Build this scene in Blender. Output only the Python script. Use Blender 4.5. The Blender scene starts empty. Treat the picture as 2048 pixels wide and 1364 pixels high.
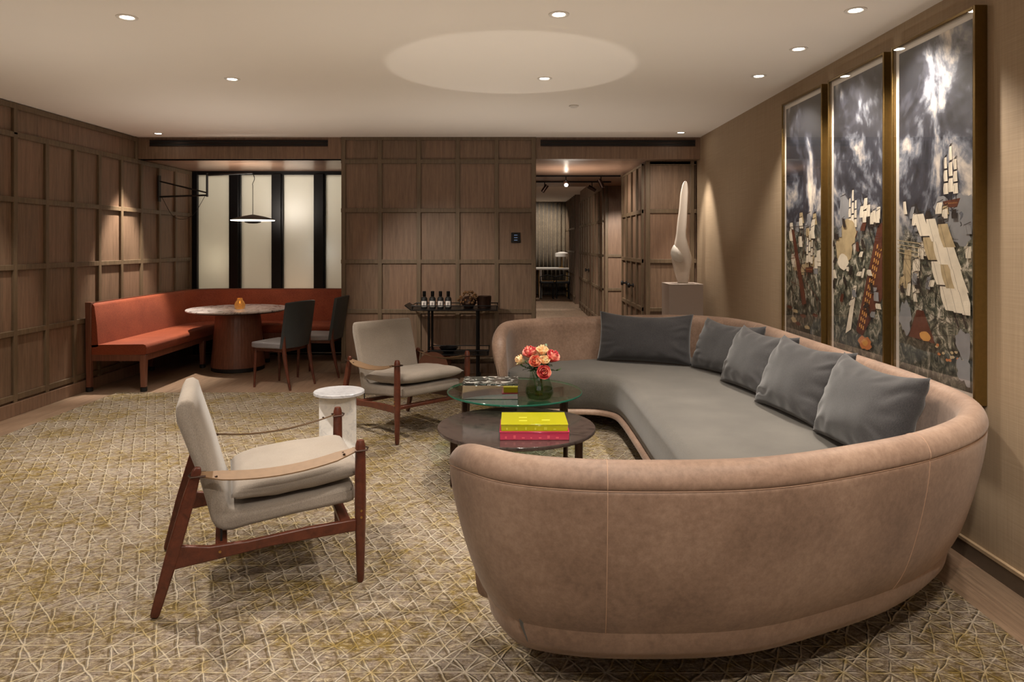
import bpy, bmesh, math, random
from mathutils import Vector, Matrix, noise
random.seed(7)
PI = math.pi
C = bpy.context.scene.collection
SC = bpy.context.scene
def R(d): return math.radians(d)

# ------------------------------------------------------------------ camera, world, exposure
H = 2.82
cam = bpy.data.cameras.new('camera'); camo = bpy.data.objects.new('camera', cam); C.objects.link(camo)
camo.location = (0, 0, 1.55); camo.rotation_euler = (R(90), 0, 0)
cam.lens = 25.0; cam.sensor_width = 36; cam.shift_y = -195/2048; cam.clip_end = 100
SC.camera = camo
SC.view_settings.view_transform = 'Standard'; SC.view_settings.look = 'None'
SC.view_settings.gamma = 1; SC.view_settings.use_curve_mapping = False
SC.view_settings.exposure = 0.0
w = bpy.data.worlds.new('world'); SC.world = w; w.use_nodes = True
w.node_tree.nodes['Background'].inputs[0].default_value = (1, .9, .78, 1)
w.node_tree.nodes['Background'].inputs[1].default_value = 0.05

WARM = (1, .90, .78); WARM2 = (1, .93, .84)
def spot(loc, energy, target=None, angle=80, blend=.6, color=WARM, size=.04, parent=None):
    l = bpy.data.lights.new('spot_lamp', 'SPOT'); l.energy = energy; l.spot_size = R(angle); l.spot_blend = blend
    l.color = color; l.shadow_soft_size = size
    o = bpy.data.objects.new('spot_lamp', l); C.objects.link(o); o.location = loc
    t = Vector(target) if target else Vector(loc) - Vector((0, 0, 1))
    o.rotation_euler = (t - Vector(loc)).to_track_quat('-Z', 'Y').to_euler()
    return o
def point(loc, energy, color=WARM, size=.1):
    l = bpy.data.lights.new('point_lamp', 'POINT'); l.energy = energy; l.color = color; l.shadow_soft_size = size
    o = bpy.data.objects.new('point_lamp', l); C.objects.link(o); o.location = loc
    return o
def area(loc, sx, sy, energy, target, color=WARM):
    l = bpy.data.lights.new('unseen_soft_light', 'AREA'); l.shape = 'RECTANGLE'; l.size = sx; l.size_y = sy; l.energy = energy; l.color = color
    o = bpy.data.objects.new('unseen_soft_light', l); C.objects.link(o); o.location = loc
    o.rotation_euler = (Vector(target) - Vector(loc)).to_track_quat('-Z', 'Y').to_euler()
    return o
LZ = H - .03
# visible downlights: x, y, watts, aim, cone
DL = [(-2.16, 3.99, 300, (-1.9, 3.9, 0), 95, 'recessed downlight in the ceiling, large one at the top left of the view'),
      (-2.16, 5.49, 300, (-2.5, 6.0, 0), 75, 'recessed downlight in the ceiling between the pendant lamp and the pale armchairs'),
      (-4.08, 8.20, 430, (-4.3, 8.15, 0.7), 52, 'small recessed downlight in the corner above the red corner bench'),
      (.26, 3.94, 170, (.26, 3.9, 0), 95, 'recessed downlight in the ceiling, brightest one at the top middle of the view'),
      (.25, 5.47, 150, (.3, 5.3, 0), 85, 'recessed downlight inside the pale circle of light on the ceiling'),
      (1.87, 3.87, 130, (2.2, 3.75, .6), 105, 'recessed downlight nearest the right wall, beside the top of the nearest picture'),
      (1.87, 4.64, 115, (2.2, 4.6, .6), 105, 'recessed downlight in the ceiling above the middle tall picture'),
      (1.87, 5.39, 115, (2.2, 5.4, .6), 105, 'recessed downlight in the ceiling above the farthest tall picture'),
      (1.93, 8.13, 150, (2.15, 8.2, 0.5), 52, 'small recessed downlight above the sculpture plinth')]
for x, y, e, t, a, lab in DL: spot((x, y, LZ), e, t, a)
# unseen ceiling lights further towards and behind the camera, several added as fill
for x, y, e, t, a in [(-2.16, 2.3, 60, (-2.0, 2.4, 0), 110), (.26, 2.2, 110, (.5, 2.4, 0), 110), (1.6, 1.6, 90, (1.4, 2.3, .2), 100), (2.0, 2.6, 70, (2.1, 2.7, 0), 80),
                      (-3.9, 5.9, 110, (-4.0, 6.0, 0), 62), (-3.7, 3.6, 90, (-3.9, 3.8, 0), 90), (.5, .4, 170, (.7, 2.2, .2), 100),
                      (-1.9, .4, 80, (-1.6, 2.6, .2), 110), (-3.9, 1.4, 80, (-4.0, 1.8, 0), 100)]:
    spot((x, y, LZ), e, t, a)
area((-.6, -1.2, 2.7), 4.5, 2.5, 22, (-.5, 1.5, 0), WARM2)  # added soft fill behind the camera, no such fitting in the room
spot((-2.12, 5.49, LZ), 260, (-.7, 8.4, .75), 42, .8)  # extra beam added at a downlight position to brighten the back wall
# added upward spots without fittings, to brighten the ceiling
for x, y, e in [(-3.0, 1.4, 29), (-.6, 1.2, 29), (1.2, 1.2, 25), (-3.0, 4.3, 33), (-.7, 4.0, 31), (1.1, 4.2, 26), (-2.9, 7.0, 40), (-.4, 7.0, 36), (1.3, 7.4, 22)]:
    spot((x, y, 1.0), e, (x, y, H), 135, 1, WARM2, .03)
# added spot standing in for light the glass tabletop reflects on to the ceiling
GT = (.02, 5.28)
spot((GT[0], GT[1], .50), 29, (-.0, 5.15, H), 43.5, .12, WARM2, .01)
# alcove, corridor
spot((.2, 13.0, 2.0), 60, (1.63, 14.6, 1.3), 90, .8, WARM, .05)  # unseen spot added to brighten the corridor doors
spot((1.4, 7.6, 2.6), 45, (1.95, 8.7, 1.7), 70, .8, WARM, .05)  # spot without fitting, added to light the panelling behind the sculpture
spot((-3.38, 8.82, 1.80), 14, (-3.38, 8.82, 0), 130, .5, WARM, .1)
spot((-3.38, 8.8, 1.95), 60, (-3.3, 9.3, 2.56), 150, 1, WARM, .1)  # upward spot added above the pendant to brighten the alcove soffit
spot((.72, 10.3, 2.45), 150, (.9, 12.0, 0), 120, .6, WARM, .05)
spot((1.9, 11.2, 2.40), 130, (1.9, 12.5, .9), 75, .5, WARM, .04)
spot((.75, 9.6, 2.5), 70, (1.63, 9.8, 1.0), 110, .6, WARM, .05)
spot((.75, 9.6, 1.9), 60, (.9, 9.6, 2.56), 150, 1, WARM, .1)  # upward spot without fitting, added to brighten the corridor soffit
for y in (13.6, 15.6, 17.8): spot((.75, y, 2.7), 170, None, 62, .5, WARM2, .05)
spot((.9, 20.0, 2.7), 110, (.9, 21.3, 1.2), 110, .6, WARM2, .05)

# ------------------------------------------------------------------ mesh helpers
class MB:
    def __init__(s): s.v = []; s.f = []; s.m = []
    def add(s, vs, fs, m=0):
        b = len(s.v); s.v += [tuple(v) for v in vs]; s.f += [tuple(i+b for i in f) for f in fs]; s.m += [m]*len(fs); return s
    def box(s, x0, x1, y0, y1, z0, z1, m=0, mat=None):
        vs = [(x, y, z) for z in (z0, z1) for x, y in ((x0, y0), (x1, y0), (x1, y1), (x0, y1))]
        if mat: vs = [mat @ Vector(v) for v in vs]
        s.add(vs, [(3, 2, 1, 0), (4, 5, 6, 7), (0, 1, 5, 4), (1, 2, 6, 5), (2, 3, 7, 6), (3, 0, 4, 7)], m); return s
    def rings(s, rs, closed=False, cap=True, m=0):
        n = len(rs[0]); b = [v for r in rs for v in r]; fs = []
        k = len(rs)
        for i in range(k if closed else k-1):
            for j in range(n):
                a = i*n+j; c = i*n+(j+1) % n; i2 = (i+1) % k
                fs.append((a, c, i2*n+(j+1) % n, i2*n+j))
        if cap and not closed:
            fs.append(tuple(reversed(range(n)))); fs.append(tuple((k-1)*n+j for j in range(n)))
        s.add(b, fs, m); return s
    def lathe(s, prof, c=(0, 0, 0), n=40, m=0, mat=None, cap=True):
        rs = []
        for r, z in prof:
            ring = [Vector((c[0]+max(r, 1e-4)*math.cos(2*PI*k/n), c[1]+max(r, 1e-4)*math.sin(2*PI*k/n), c[2]+z)) for k in range(n)]
            if mat: ring = [mat @ v for v in ring]
            rs.append(ring)
        return s.rings(rs, m=m, cap=cap)
    def tube(s, pts, r, n=10, m=0, closed=False):
        pts = [Vector(p) for p in pts]; k = len(pts); rs = []; up = None
        for i, p in enumerate(pts):
            if closed: d = pts[(i+1) % k]-pts[i-1]
            else: d = pts[min(i+1, k-1)]-pts[max(i-1, 0)]
            d.normalize()
            if up is None:
                up = Vector((0, 0, 1)) if abs(d.z) < .9 else Vector((1, 0, 0))
            a = d.cross(up)
            if a.length < 1e-4: a = d.orthogonal()
            a.normalize(); u2 = a.cross(d).normalized(); up = u2
            rr = r[i] if isinstance(r, (list, tuple)) else r
            rs.append([p + a*math.cos(2*PI*j/n)*rr + u2*math.sin(2*PI*j/n)*rr for j in range(n)])
        return s.rings(rs, closed=closed, m=m)
    def bar(s, p, q, wd, th, up=(0, 0, 1), m=0, w2=None, t2=None):
        p = Vector(p); q = Vector(q); d = (q-p).normalized(); u = Vector(up)
        a = d.cross(u).normalized(); u = a.cross(d).normalized()
        w2 = wd if w2 is None else w2; t2 = th if t2 is None else t2
        r1 = [p + a*sx*wd/2 + u*sy*th/2 for sx, sy in ((-1, -1), (1, -1), (1, 1), (-1, 1))]
        r2 = [q + a*sx*w2/2 + u*sy*t2/2 for sx, sy in ((-1, -1), (1, -1), (1, 1), (-1, 1))]
        return s.rings([r1, r2], m=m)
    def prism(s, pts, h0, h1, m=0, axis='z'):
        f = {'z': lambda a, b, h: (a, b, h), 'y': lambda a, b, h: (a, h, b), 'x': lambda a, b, h: (h, a, b)}[axis]
        return s.rings([[f(a, b, h0) for a, b in pts], [f(a, b, h1) for a, b in pts]], m=m)
    def build(s, name, mats, parent=None, smooth=True, bevel=0, angle=38, fixn=True, bseg=2, sub=0):
        me = bpy.data.meshes.new(name); me.from_pydata(s.v, [], s.f)
        mats = mats if isinstance(mats, (list, tuple)) else [mats]
        for m in mats: me.materials.append(m)
        me.polygons.foreach_set('material_index', s.m)
        if fixn:
            bm = bmesh.new(); bm.from_mesh(me); bmesh.ops.recalc_face_normals(bm, faces=bm.faces); bm.to_mesh(me); bm.free()
        if smooth:
            me.polygons.foreach_set('use_smooth', [True]*len(me.polygons)); me.set_sharp_from_angle(angle=R(angle))
        me.update()
        o = bpy.data.objects.new(name, me); C.objects.link(o)
        if parent: o.parent = parent
        if bevel:
            b = o.modifiers.new('bevel', 'BEVEL'); b.width = bevel; b.segments = bseg; b.limit_method = 'ANGLE'; b.angle_limit = R(40); b.harden_normals = False
        if sub:
            b = o.modifiers.new('subd', 'SUBSURF'); b.levels = sub; b.render_levels = sub
        return o
def tag(o, label, cat, group=None, kind=None):
    o['label'] = label; o['category'] = cat
    if group: o['group'] = group
    if kind: o['kind'] = kind
    return o
def thing(name, label, cat, loc=(0, 0, 0), rz=0, group=None):
    o = bpy.data.objects.new(name, None); C.objects.link(o); o.empty_display_size = .1
    o.location = loc; o.rotation_euler = (0, 0, rz); return tag(o, label, cat, group)
def struct(o): o['kind'] = 'structure'; return o
def copy_tree(o, parent=None):
    kids = [k for k in bpy.data.objects if k.parent == o]
    c = o.copy(); C.objects.link(c)
    if parent: c.parent = parent
    for k in kids: copy_tree(k, c)
    return c
def spline(pts, n=12, closed=False):
    P = [Vector(p) for p in pts]; out = []; k = len(P)
    for i in range(k if closed else k-1):
        p0 = P[(i-1) % k] if closed or i > 0 else P[0]*2-P[1]
        p1 = P[i]; p2 = P[(i+1) % k]
        p3 = P[(i+2) % k] if closed or i+2 < k else P[-1]*2-P[-2]
        for j in range(n):
            t = j/n
            out.append(.5*((2*p1)+(p2-p0)*t+(2*p0-5*p1+4*p2-p3)*t*t+(3*p1-p0-3*p2+p3)*t*t*t))
    if not closed: out.append(P[-1])
    return out
def resample(pts, step):
    L = [0]
    for i in range(1, len(pts)): L.append(L[-1]+(pts[i]-pts[i-1]).length)
    n = max(2, int(L[-1]/step)); out = []; j = 0
    for i in range(n+1):
        t = L[-1]*i/n
        while j < len(L)-2 and L[j+1] < t: j += 1
        s_ = (t-L[j])/max(1e-9, L[j+1]-L[j]); out.append(pts[j].lerp(pts[j+1], s_))
    return out, L[-1]

# ------------------------------------------------------------------ material helpers
def srgb(r, g, b):
    return tuple(((c/255+.055)/1.055)**2.4 if c/255 > .04045 else c/255/12.92 for c in (r, g, b)) + (1,)
class NT:
    def __init__(s, name):
        s.mat = bpy.data.materials.new(name); s.mat.use_nodes = True; s.t = s.mat.node_tree
        s.b = s.t.nodes['Principled BSDF']; s.out = s.t.nodes['Material Output']
    def n(s, typ, ins=None, **kw):
        nd = s.t.nodes.new(typ)
        for k, v in kw.items(): setattr(nd, k, v)
        for k, v in (ins or {}).items(): s.set(nd.inputs[k], v)
        return nd
    def set(s, sock, v):
        if isinstance(v, bpy.types.NodeSocket): s.t.links.new(v, sock)
        else: sock.default_value = v
    def math(s, op, a, b=0, c=0, clamp=False):
        return s.n('ShaderNodeMath', {0: a, 1: b, 2: c}, operation=op, use_clamp=clamp).outputs[0]
    def mix(s, f, a, b, typ='MIX'):
        nd = s.n('ShaderNodeMix', data_type='RGBA', blend_type=typ)
        s.set(nd.inputs[0], f); s.set(nd.inputs[6], a); s.set(nd.inputs[7], b); return nd.outputs[2]
    def coord(s, k='Object'): return s.n('ShaderNodeTexCoord').outputs[k]
    def map(s, v, scale=(1, 1, 1), rot=(0, 0, 0), loc=(0, 0, 0)):
        return s.n('ShaderNodeMapping', {0: v, 'Scale': scale, 'Rotation': rot, 'Location': loc}).outputs[0]
    def noise(s, v, scale=5, detail=4, rough=.5, dist=0):
        return s.n('ShaderNodeTexNoise', {'Vector': v, 'Scale': scale, 'Detail': detail, 'Roughness': rough, 'Distortion': dist}).outputs[0]
    def ramp(s, f, stops):
        nd = s.n('ShaderNodeValToRGB', {0: f}); e = nd.color_ramp.elements
        while len(e) < len(stops): e.new(.5)
        for i, (p, c) in enumerate(stops): e[i].position = p; e[i].color = c
        return nd.outputs[0]
    def bump(s, h, strength=.3, dist=.01):
        nd = s.n('ShaderNodeBump', {'Height': h, 'Strength': strength, 'Distance': dist}); s.set(s.b.inputs['Normal'], nd.outputs[0])
    def base(s, c, rough=.5, metal=0, spec=None):
        s.set(s.b.inputs['Base Color'], c); s.set(s.b.inputs['Roughness'], rough); s.set(s.b.inputs['Metallic'], metal)
        if spec is not None: s.set(s.b.inputs['Specular IOR Level'], spec)
        return s
def plain(name, rgb, rough=.5, metal=0, var=.08, scale=30, bump=0, spec=None):
    t = NT(name); c = srgb(*rgb); v = t.noise(t.coord(), scale, 3)
    d = tuple(x*(1-var*2) for x in c[:3])+(1,); l = tuple(min(1, x*(1+var*2)) for x in c[:3])+(1,)
    t.base(t.mix(v, d, l), rough, metal, spec)
    if bump: t.bump(v, bump, .004)
    return t.mat
def wood(name, a, b, scale=(18, 18, 1.2), rough=.45, cell=None, var=.35, bump=.08):
    t = NT(name); co = t.coord()
    g = t.noise(t.map(co, scale), 3, 7, .62, .6); g2 = t.noise(t.map(co, tuple(s*5 for s in scale)), 4, 3, .6)
    f = t.math('ADD', t.math('MULTIPLY', g, .8), t.math('MULTIPLY', g2, .25))
    col = t.ramp(f, [(.3, srgb(*a)), (.72, srgb(*b))])
    if cell:
        sn = t.n('ShaderNodeVectorMath', {0: t.map(co, tuple(1/c for c in cell[:3]), loc=cell[3]), }, operation='FLOOR').outputs[0]
        wn = t.n('ShaderNodeTexWhiteNoise', {'Vector': sn}, noise_dimensions='3D')
        k = t.math('ADD', t.math('MULTIPLY', wn.outputs[0], var), 1-var/2)
        kk = t.n('ShaderNodeCombineXYZ', {0: k, 1: k, 2: k}).outputs[0]
        col = t.mix(1, col, kk, 'MULTIPLY')
        tint = t.mix(t.math('MULTIPLY', wn.outputs[0], .3), col, srgb(122, 86, 70), 'MIX'); col = tint
    t.base(col, rough); t.bump(f, bump, .003); return t.mat
def thinglass(name, tint=(1, 1, 1, 1), refl=.5, rough=.0, base=.045):
    t = NT(name); t.t.nodes.remove(t.b)
    tr = t.n('ShaderNodeBsdfTransparent', {0: tint}).outputs[0]; gl = t.n('ShaderNodeBsdfGlossy', {'Roughness': rough, 'Color': (1, 1, 1, 1)}).outputs[0]
    fr = t.n('ShaderNodeLayerWeight', {0: .5}).outputs['Facing']; f = t.math('ADD', t.math('MULTIPLY', t.math('POWER', fr, 4), refl), base, clamp=True)
    mx = t.n('ShaderNodeMixShader', {0: f, 1: tr, 2: gl}).outputs[0]; t.t.links.new(mx, t.out.inputs[0]); return t.mat
def emit(name, c, st):
    t = NT(name); t.base((0, 0, 0, 1)); t.set(t.b.inputs['Emission Color'], c); t.set(t.b.inputs['Emission Strength'], st); return t.mat
M = {}
M['panel'] = wood('panel_wood', (92, 72, 56), (142, 116, 94), (14, 14, .9), .48, (.437, .463, .6, (.35, .45, .76)), .25)
M['stile'] = wood('stile_wood', (80, 66, 48), (120, 100, 78), (14, 14, .9), .48)
M['soffit'] = wood('soffit_wood', (112, 86, 70), (152, 120, 100), (1.2, 14, 14), .3)
M['floor'] = wood('floor_wood', (112, 92, 74), (168, 142, 118), (14, .9, 14), .38, (.19, 1.7, 9, (0, 0, .5)), .3)
M['plaster'] = plain('ceiling_paint', (240, 231, 220), .8, var=.01, scale=2)
t = NT('linen_wallcovering'); co = t.coord()
f = t.math('ADD', t.math('MULTIPLY', t.noise(t.map(co, (1, .6, 90)), 4, 4, .6), .5), t.math('MULTIPLY', t.noise(t.map(co, (1, 90, .8)), 3, 4, .6), .5))
t.base(t.ramp(f, [(.3, srgb(146, 125, 100)), (.7, srgb(178, 156, 129))]), .75); t.bump(f, .12, .002); M['linen'] = t.mat
M['black'] = plain('black_metal', (22, 21, 22), .35, .6, .1)
M['blackmat'] = plain('matt_black', (14, 12, 12), .6, 0, .1)
M['bronze'] = plain('dark_bronze', (62, 44, 36), .35, .7, .1)
M['gold'] = plain('gold_frame', (112, 88, 46), .38, .75, .08, 60)
M['brass'] = plain('brass', (190, 150, 90), .3, .9)
M['chrome'] = plain('steel', (190, 186, 180), .06, 1, .02)
M['white'] = plain('white_paint', (222, 214, 204), .5, var=.02)
M['teak'] = wood('teak', (56, 26, 17), (98, 49, 33), (9, 9, 9), .35)
M['walnut'] = wood('walnut', (92, 54, 42), (134, 86, 66), (30, 30, .8), .35)
# rug
t = NT('rug_triangles'); co = t.coord()
wob = t.n('ShaderNodeTexNoise', {'Vector': co, 'Scale': 10, 'Detail': 3}).outputs[1]
cv = t.n('ShaderNodeVectorMath', {0: wob, 1: (.5, .5, .5)}, operation='SUBTRACT').outputs[0]
cv = t.n('ShaderNodeVectorMath', {0: cv, 'Scale': .028}, operation='SCALE').outputs[0]
cv = t.n('ShaderNodeVectorMath', {0: co, 1: cv}, operation='ADD').outputs[0]
xyz = t.n('ShaderNodeSeparateXYZ', {0: cv}).outputs; X, Y = xyz[0], xyz[1]
def lines(expr, period, width, seed):
    u = t.math('DIVIDE', expr, period); fr = t.math('ABSOLUTE', t.math('SUBTRACT', t.math('FRACT', t.math('ADD', u, 500)), .5))
    d = t.math('MULTIPLY', t.math('SUBTRACT', .5, fr), period)   # metres from the nearest line
    m = t.math('SUBTRACT', 1, t.n('ShaderNodeMapRange', {0: d, 1: width*.3, 2: width*1.5}).outputs[0])
    gate = t.noise(t.map(co, (1, 1, 1), loc=(seed, seed*2, 0)), 7, 2, .5)
    return t.math('MULTIPLY', m, t.n('ShaderNodeMapRange', {0: gate, 1: .40, 2: .46}).outputs[0])
P_ = .17
L1 = lines(Y, .085, .0042, 1)
L2 = lines(t.math('ADD', X, Y), P_, .006, 3)
L3 = lines(t.math('SUBTRACT', X, Y), P_, .006, 5)
L4 = lines(t.math('ADD', X, t.math('MULTIPLY', Y, .5)), P_*.5, .0048, 8)
L5 = lines(t.math('SUBTRACT', X, t.math('MULTIPLY', Y, .5)), P_*.5, .0048, 11)
allm = L1
for q in (L2, L3, L4, L5): allm = t.math('MAXIMUM', allm, q)
n1 = t.noise(co, 2.6, 4, .6); n2 = t.noise(co, 16, 5, .7); nf = t.noise(t.map(co, (1, 1.5, 1)), 110, 4, .7)
yarn = t.ramp(t.math('ADD', t.math('MULTIPLY', n1, .55), t.math('MULTIPLY', n2, .5)), [(.40, srgb(172, 146, 84)), (.48, srgb(206, 184, 138)), (.57, srgb(220, 206, 184))])
gr = t.ramp(t.math('ADD', t.math('MULTIPLY', n1, .45), t.math('MULTIPLY', n2, .55)), [(.40, srgb(142, 120, 70)), (.46, srgb(146, 128, 104)), (.58, srgb(164, 150, 138))])
nh = t.noise(t.map(co, (1, 2.2, 1)), 34, 4, .7)
gr = t.mix(t.n('ShaderNodeMapRange', {0: nh, 1: .53, 2: .62, 3: 0, 4: .8}).outputs[0], gr, srgb(206, 190, 158))
gr = t.mix(t.n('ShaderNodeMapRange', {0: nh, 1: .47, 2: .38, 3: 0, 4: .75}).outputs[0], gr, srgb(92, 74, 44))
gr = t.mix(t.n('ShaderNodeMapRange', {0: nf, 1: .42, 2: .68, 3: 0, 4: .6}).outputs[0], gr, srgb(76, 60, 40))
yarn_shade = t.math('MAXIMUM', lines(t.math('ADD', t.math('ADD', X, .012), t.math('MULTIPLY', Y, .5)), P_*.5, .0042, 8), lines(t.math('SUBTRACT', t.math('ADD', X, .012), Y), P_, .005, 5))  # dark lines beside the yarn lines: relief shade painted into the colour
gr = t.mix(t.math('MULTIPLY', yarn_shade, .75), gr, srgb(92, 74, 44))
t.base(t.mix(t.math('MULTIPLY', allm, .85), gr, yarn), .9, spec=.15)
t.bump(t.math('ADD', allm, t.math('MULTIPLY', nf, .8)), 1.0, .014); M['rug'] = t.mat
# textiles, leather
def fabric(name, a, b, sc=420, bump=.25, rough=.9, sheen=.2, big=3):
    t = NT(name); co = t.coord()
    n = t.noise(t.map(co, (1, 1, .35)), sc, 2, .6); n2 = t.noise(co, big, 4, .6)
    f = t.math('ADD', t.math('MULTIPLY', n, .6), t.math('MULTIPLY', n2, .4))
    t.base(t.ramp(f, [(.32, srgb(*a)), (.66, srgb(*b))]), rough, spec=.25); t.set(t.b.inputs['Sheen Weight'], sheen); t.bump(n, bump, .002); return t.mat
M['cream'] = fabric('cream_weave', (124, 115, 106), (160, 149, 137))
M['grey'] = fabric('grey_seat_cloth', (64, 61, 57), (92, 88, 82), 300, .15)
M['char'] = fabric('charcoal_velvet', (38, 37, 39), (62, 60, 61), 300, .15, sheen=.25)
M['rust'] = fabric('rust_velvet', (112, 46, 27), (158, 80, 50), 200, .08, .7, .05)
t = NT('rose_tan_leather'); co = t.coord(); n1 = t.noise(co, 2.2, 5, .6); n2 = t.noise(co, 45, 5, .7)
t.base(t.ramp(t.math('ADD', t.math('MULTIPLY', n1, .6), t.math('MULTIPLY', n2, .4)), [(.38, srgb(116, 92, 77)), (.52, srgb(140, 114, 97)), (.64, srgb(158, 132, 114))]), .52, spec=.4)
t.set(t.b.inputs['Sheen Weight'], .12); t.bump(n2, .06, .002); M['leather'] = t.mat
M['seam'] = plain('leather_seam', (176, 144, 122), .6)
M['strap'] = plain('saddle_leather', (118, 92, 66), .5, var=.1, bump=.1)
M['dleather'] = plain('slate_leather', (54, 58, 60), .4, var=.08)
M['dseat'] = plain('grey_leather', (126, 122, 124), .45, var=.05)
# stone
def marble(name, a, b, sc=6, rough=.2, d=2.5):
    t = NT(name); co = t.coord(); n = t.noise(co, sc, 8, .65, d)
    t.base(t.ramp(n, [(.36, srgb(*b)), (.5, srgb(*a)), (.62, srgb(*a)), (.7, srgb(*b))]), rough); return t.mat
M['carrara'] = marble('white_marble', (230, 228, 226), (206, 206, 208), 22, .3, 1)
M['vmarble'] = marble('veined_marble', (196, 186, 182), (92, 80, 80), 5)
M['stone'] = marble('dark_emperador', (66, 56, 52), (46, 39, 37), 9, .14)
M['gtop'] = thinglass('table_glass', srgb(222, 238, 230), .75)
t = NT('glass_edge'); t.base(srgb(40, 120, 98), .1); t.set(t.b.inputs['Transmission Weight'], .5); M['gedge'] = t.mat
M['vglass'] = thinglass('vase_glass', srgb(222, 234, 222), .55, base=.07)
M['water'] = thinglass('vase_water', srgb(186, 208, 150), .25)
M['pglass'] = thinglass('picture_glass', (1, 1, 1, 1), .3)
def acrylic(name, rgb, a=.55):
    t = NT(name); t.base(srgb(*rgb), .08); t.set(t.b.inputs['Coat Weight'], .3); return t.mat
t = NT('frosted_glass'); t.t.nodes.remove(t.b)
tl = t.n('ShaderNodeBsdfTranslucent', {0: (.86, .86, .80, 1)}).outputs[0]; df = t.n('ShaderNodeBsdfDiffuse', {0: srgb(176, 168, 156)}).outputs[0]
gl = t.n('ShaderNodeBsdfGlossy', {'Roughness': .42, 'Color': (1, 1, 1, 1)}).outputs[0]
m1 = t.n('ShaderNodeMixShader', {0: .35, 1: tl, 2: df}).outputs[0]; m2 = t.n('ShaderNodeMixShader', {0: .12, 1: m1, 2: gl}).outputs[0]
t.t.links.new(m2, t.out.inputs[0]); M['frost'] = t.mat
M['lampon'] = emit('lamp_glow', (1, .9, .75, 1), 30)
M['diffuser'] = emit('lamp_diffuser', (1, .88, .72, 1), 4)

# ------------------------------------------------------------------ room shell
XL, XR, YB, YW = -4.49, 2.25, 8.5, 9.93
YN = -3.0
struct(MB().box(XL-.1, 3.6, YN-.1, 21.7, -.1, 0).build('floor', M['floor'], smooth=False))
struct(MB().box(XL-.1, XR+.1, YN-.1, YB+.02, H, H+.1).build('ceiling', M['plaster'], smooth=False))
struct(MB().box(XR, XR+.1, YN, YB+.15, 0, H+.1).build('wall_right', M['linen'], smooth=False))
struct(MB().box(XL-.1, XR+.1, YN-.1, YN, 0, H+.1).build('wall_near', M['linen'], smooth=False))
RAILS = [.165, .742, 1.334, 1.945, 2.53]
def panel_face(mb, ax, pos, sgn, stiles, rails, u0, u1, z0, z1, sw=.05, th=.026):
    """raised stiles and rails on a wall face; ax 'x' = wall at constant x"""
    def bx(a0, a1, c0, c1, tt):
        p0, p1 = sorted((pos, pos+sgn*tt))
        if ax == 'x': mb.box(p0, p1, a0, a1, c0, c1, 1)
        else: mb.box(a0, a1, p0, p1, c0, c1, 1)
    for s in stiles:
        a, b = max(u0, s-sw/2), min(u1, s+sw/2)
        if b > a: bx(a, b, z0, z1, th)
    for r in rails: bx(u0, u1, max(z0, r-sw/2), min(z1, r+sw/2), th-.001)
mb = MB().box(XL-.1, XL, YN, YW+.1, 0, H+.1)
st = [6.40+.4375*k for k in range(0, 9)]+[6.40-.4375*k for k in range(1, 22)]
panel_face(mb, 'x', XL, 1, [s for s in st if s < YW], RAILS, YN, YW, 0, 2.555)
panel_face(mb, 'x', XL, 1, [6.40, .28, -2.9, 8.47], [2.79], YN, YB, 2.53, H)
mb.box(XL, XL+.034, YN, YW, 0, .12)
struct(mb.build('wall_left', [M['panel'], M['stile']], smooth=False, bevel=.004))
# centre block of panelling
CX0, CX1 = -2.04, .287
mb = MB().box(CX0, CX1, YB, YW+.1, 0, H)
panel_face(mb, 'y', YB, -1, [CX0+.03]+[-1.575+.4635*k for k in range(4)]+[CX1-.03], RAILS+[H-.012], CX0, CX1, 0, H)
mb.box(CX0, CX1, YB-.034, YB, 0, .12)
struct(mb.build('wall_back', [M['panel'], M['stile']], smooth=False, bevel=.004))
# alcove header and soffit (left), corridor header and soffit (right)
def header(x0, x1, nm):
    mb = MB().box(x0, x1, YB, YB+.15, 2.56, H+.1)
    struct(mb.build(nm, M['panel'], smooth=False))
header(XL, CX0, 'wall_alcove'); header(CX1, XR, 'wall_corridor')
mb = MB().box(XL, CX0, YB+.01, YW+.1, 2.56, 2.66); struct(mb.build('ceiling_alcove', M['soffit'], smooth=False))
mb = MB().box(CX1-1.2, 3.6, YB+.15, 12.6, 2.56, 2.66); struct(mb.build('ceiling_corridor', M['soffit'], smooth=False))
def vent(x0, x1, label):
    t = thing('air_vent', label, 'air vent', ((x0+x1)/2, YB, 2.75))
    L = (x1-x0)/2
    MB().box(-L, L, -.004, 0, -.035, .04).build('backing', M['blackmat'], t, smooth=False)
    m = MB()
    for z in (-.036, .0, .036): m.box(-L, L, -.014, -.004, z-.003, z+.003)
    m.build('slat', M['bronze'], t, smooth=False)
vent(-4.33, -2.2, 'long black slot air vent in the header above the window alcove')
vent(.34, 2.19, 'long black slot air vent in the header above the corridor opening')
# window wall
f = MB()
f.box(XL, CX0+.05, YW, YW+.08, 2.51, 2.57); f.box(XL, XL+.095, YW-.01, YW+.08, 0, 2.56)
for u in (469.5, 554.5, 639): 
    x = (u-1024)/143.2; f.box(x-.082, x+.082, YW, YW+.08, .8, 2.52); f.box(x-.06, x+.06, YW-.03, YW, .8, 2.52)
f.box(XL, CX0+.05, YW, YW+.08, 0, .85)
fr = struct(f.build('window_1', M['black'], smooth=False, bevel=.004))
MB().box(XL+.09, CX0+.05, YW-.012, YW, .02, .035).build('highlight_strip', M['chrome'], fr, smooth=False)  # chrome strip standing for the bright highlight where wall meets floor
for u0, u1 in ((395, 459), (480, 544), (565, 629), (649, 735)):
    MB().box((u0-1024)/143.2, (u1-1024)/143.2, YW+.04, YW+.048, .85, 2.51).build('pane', M['frost'], fr, smooth=False)
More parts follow.
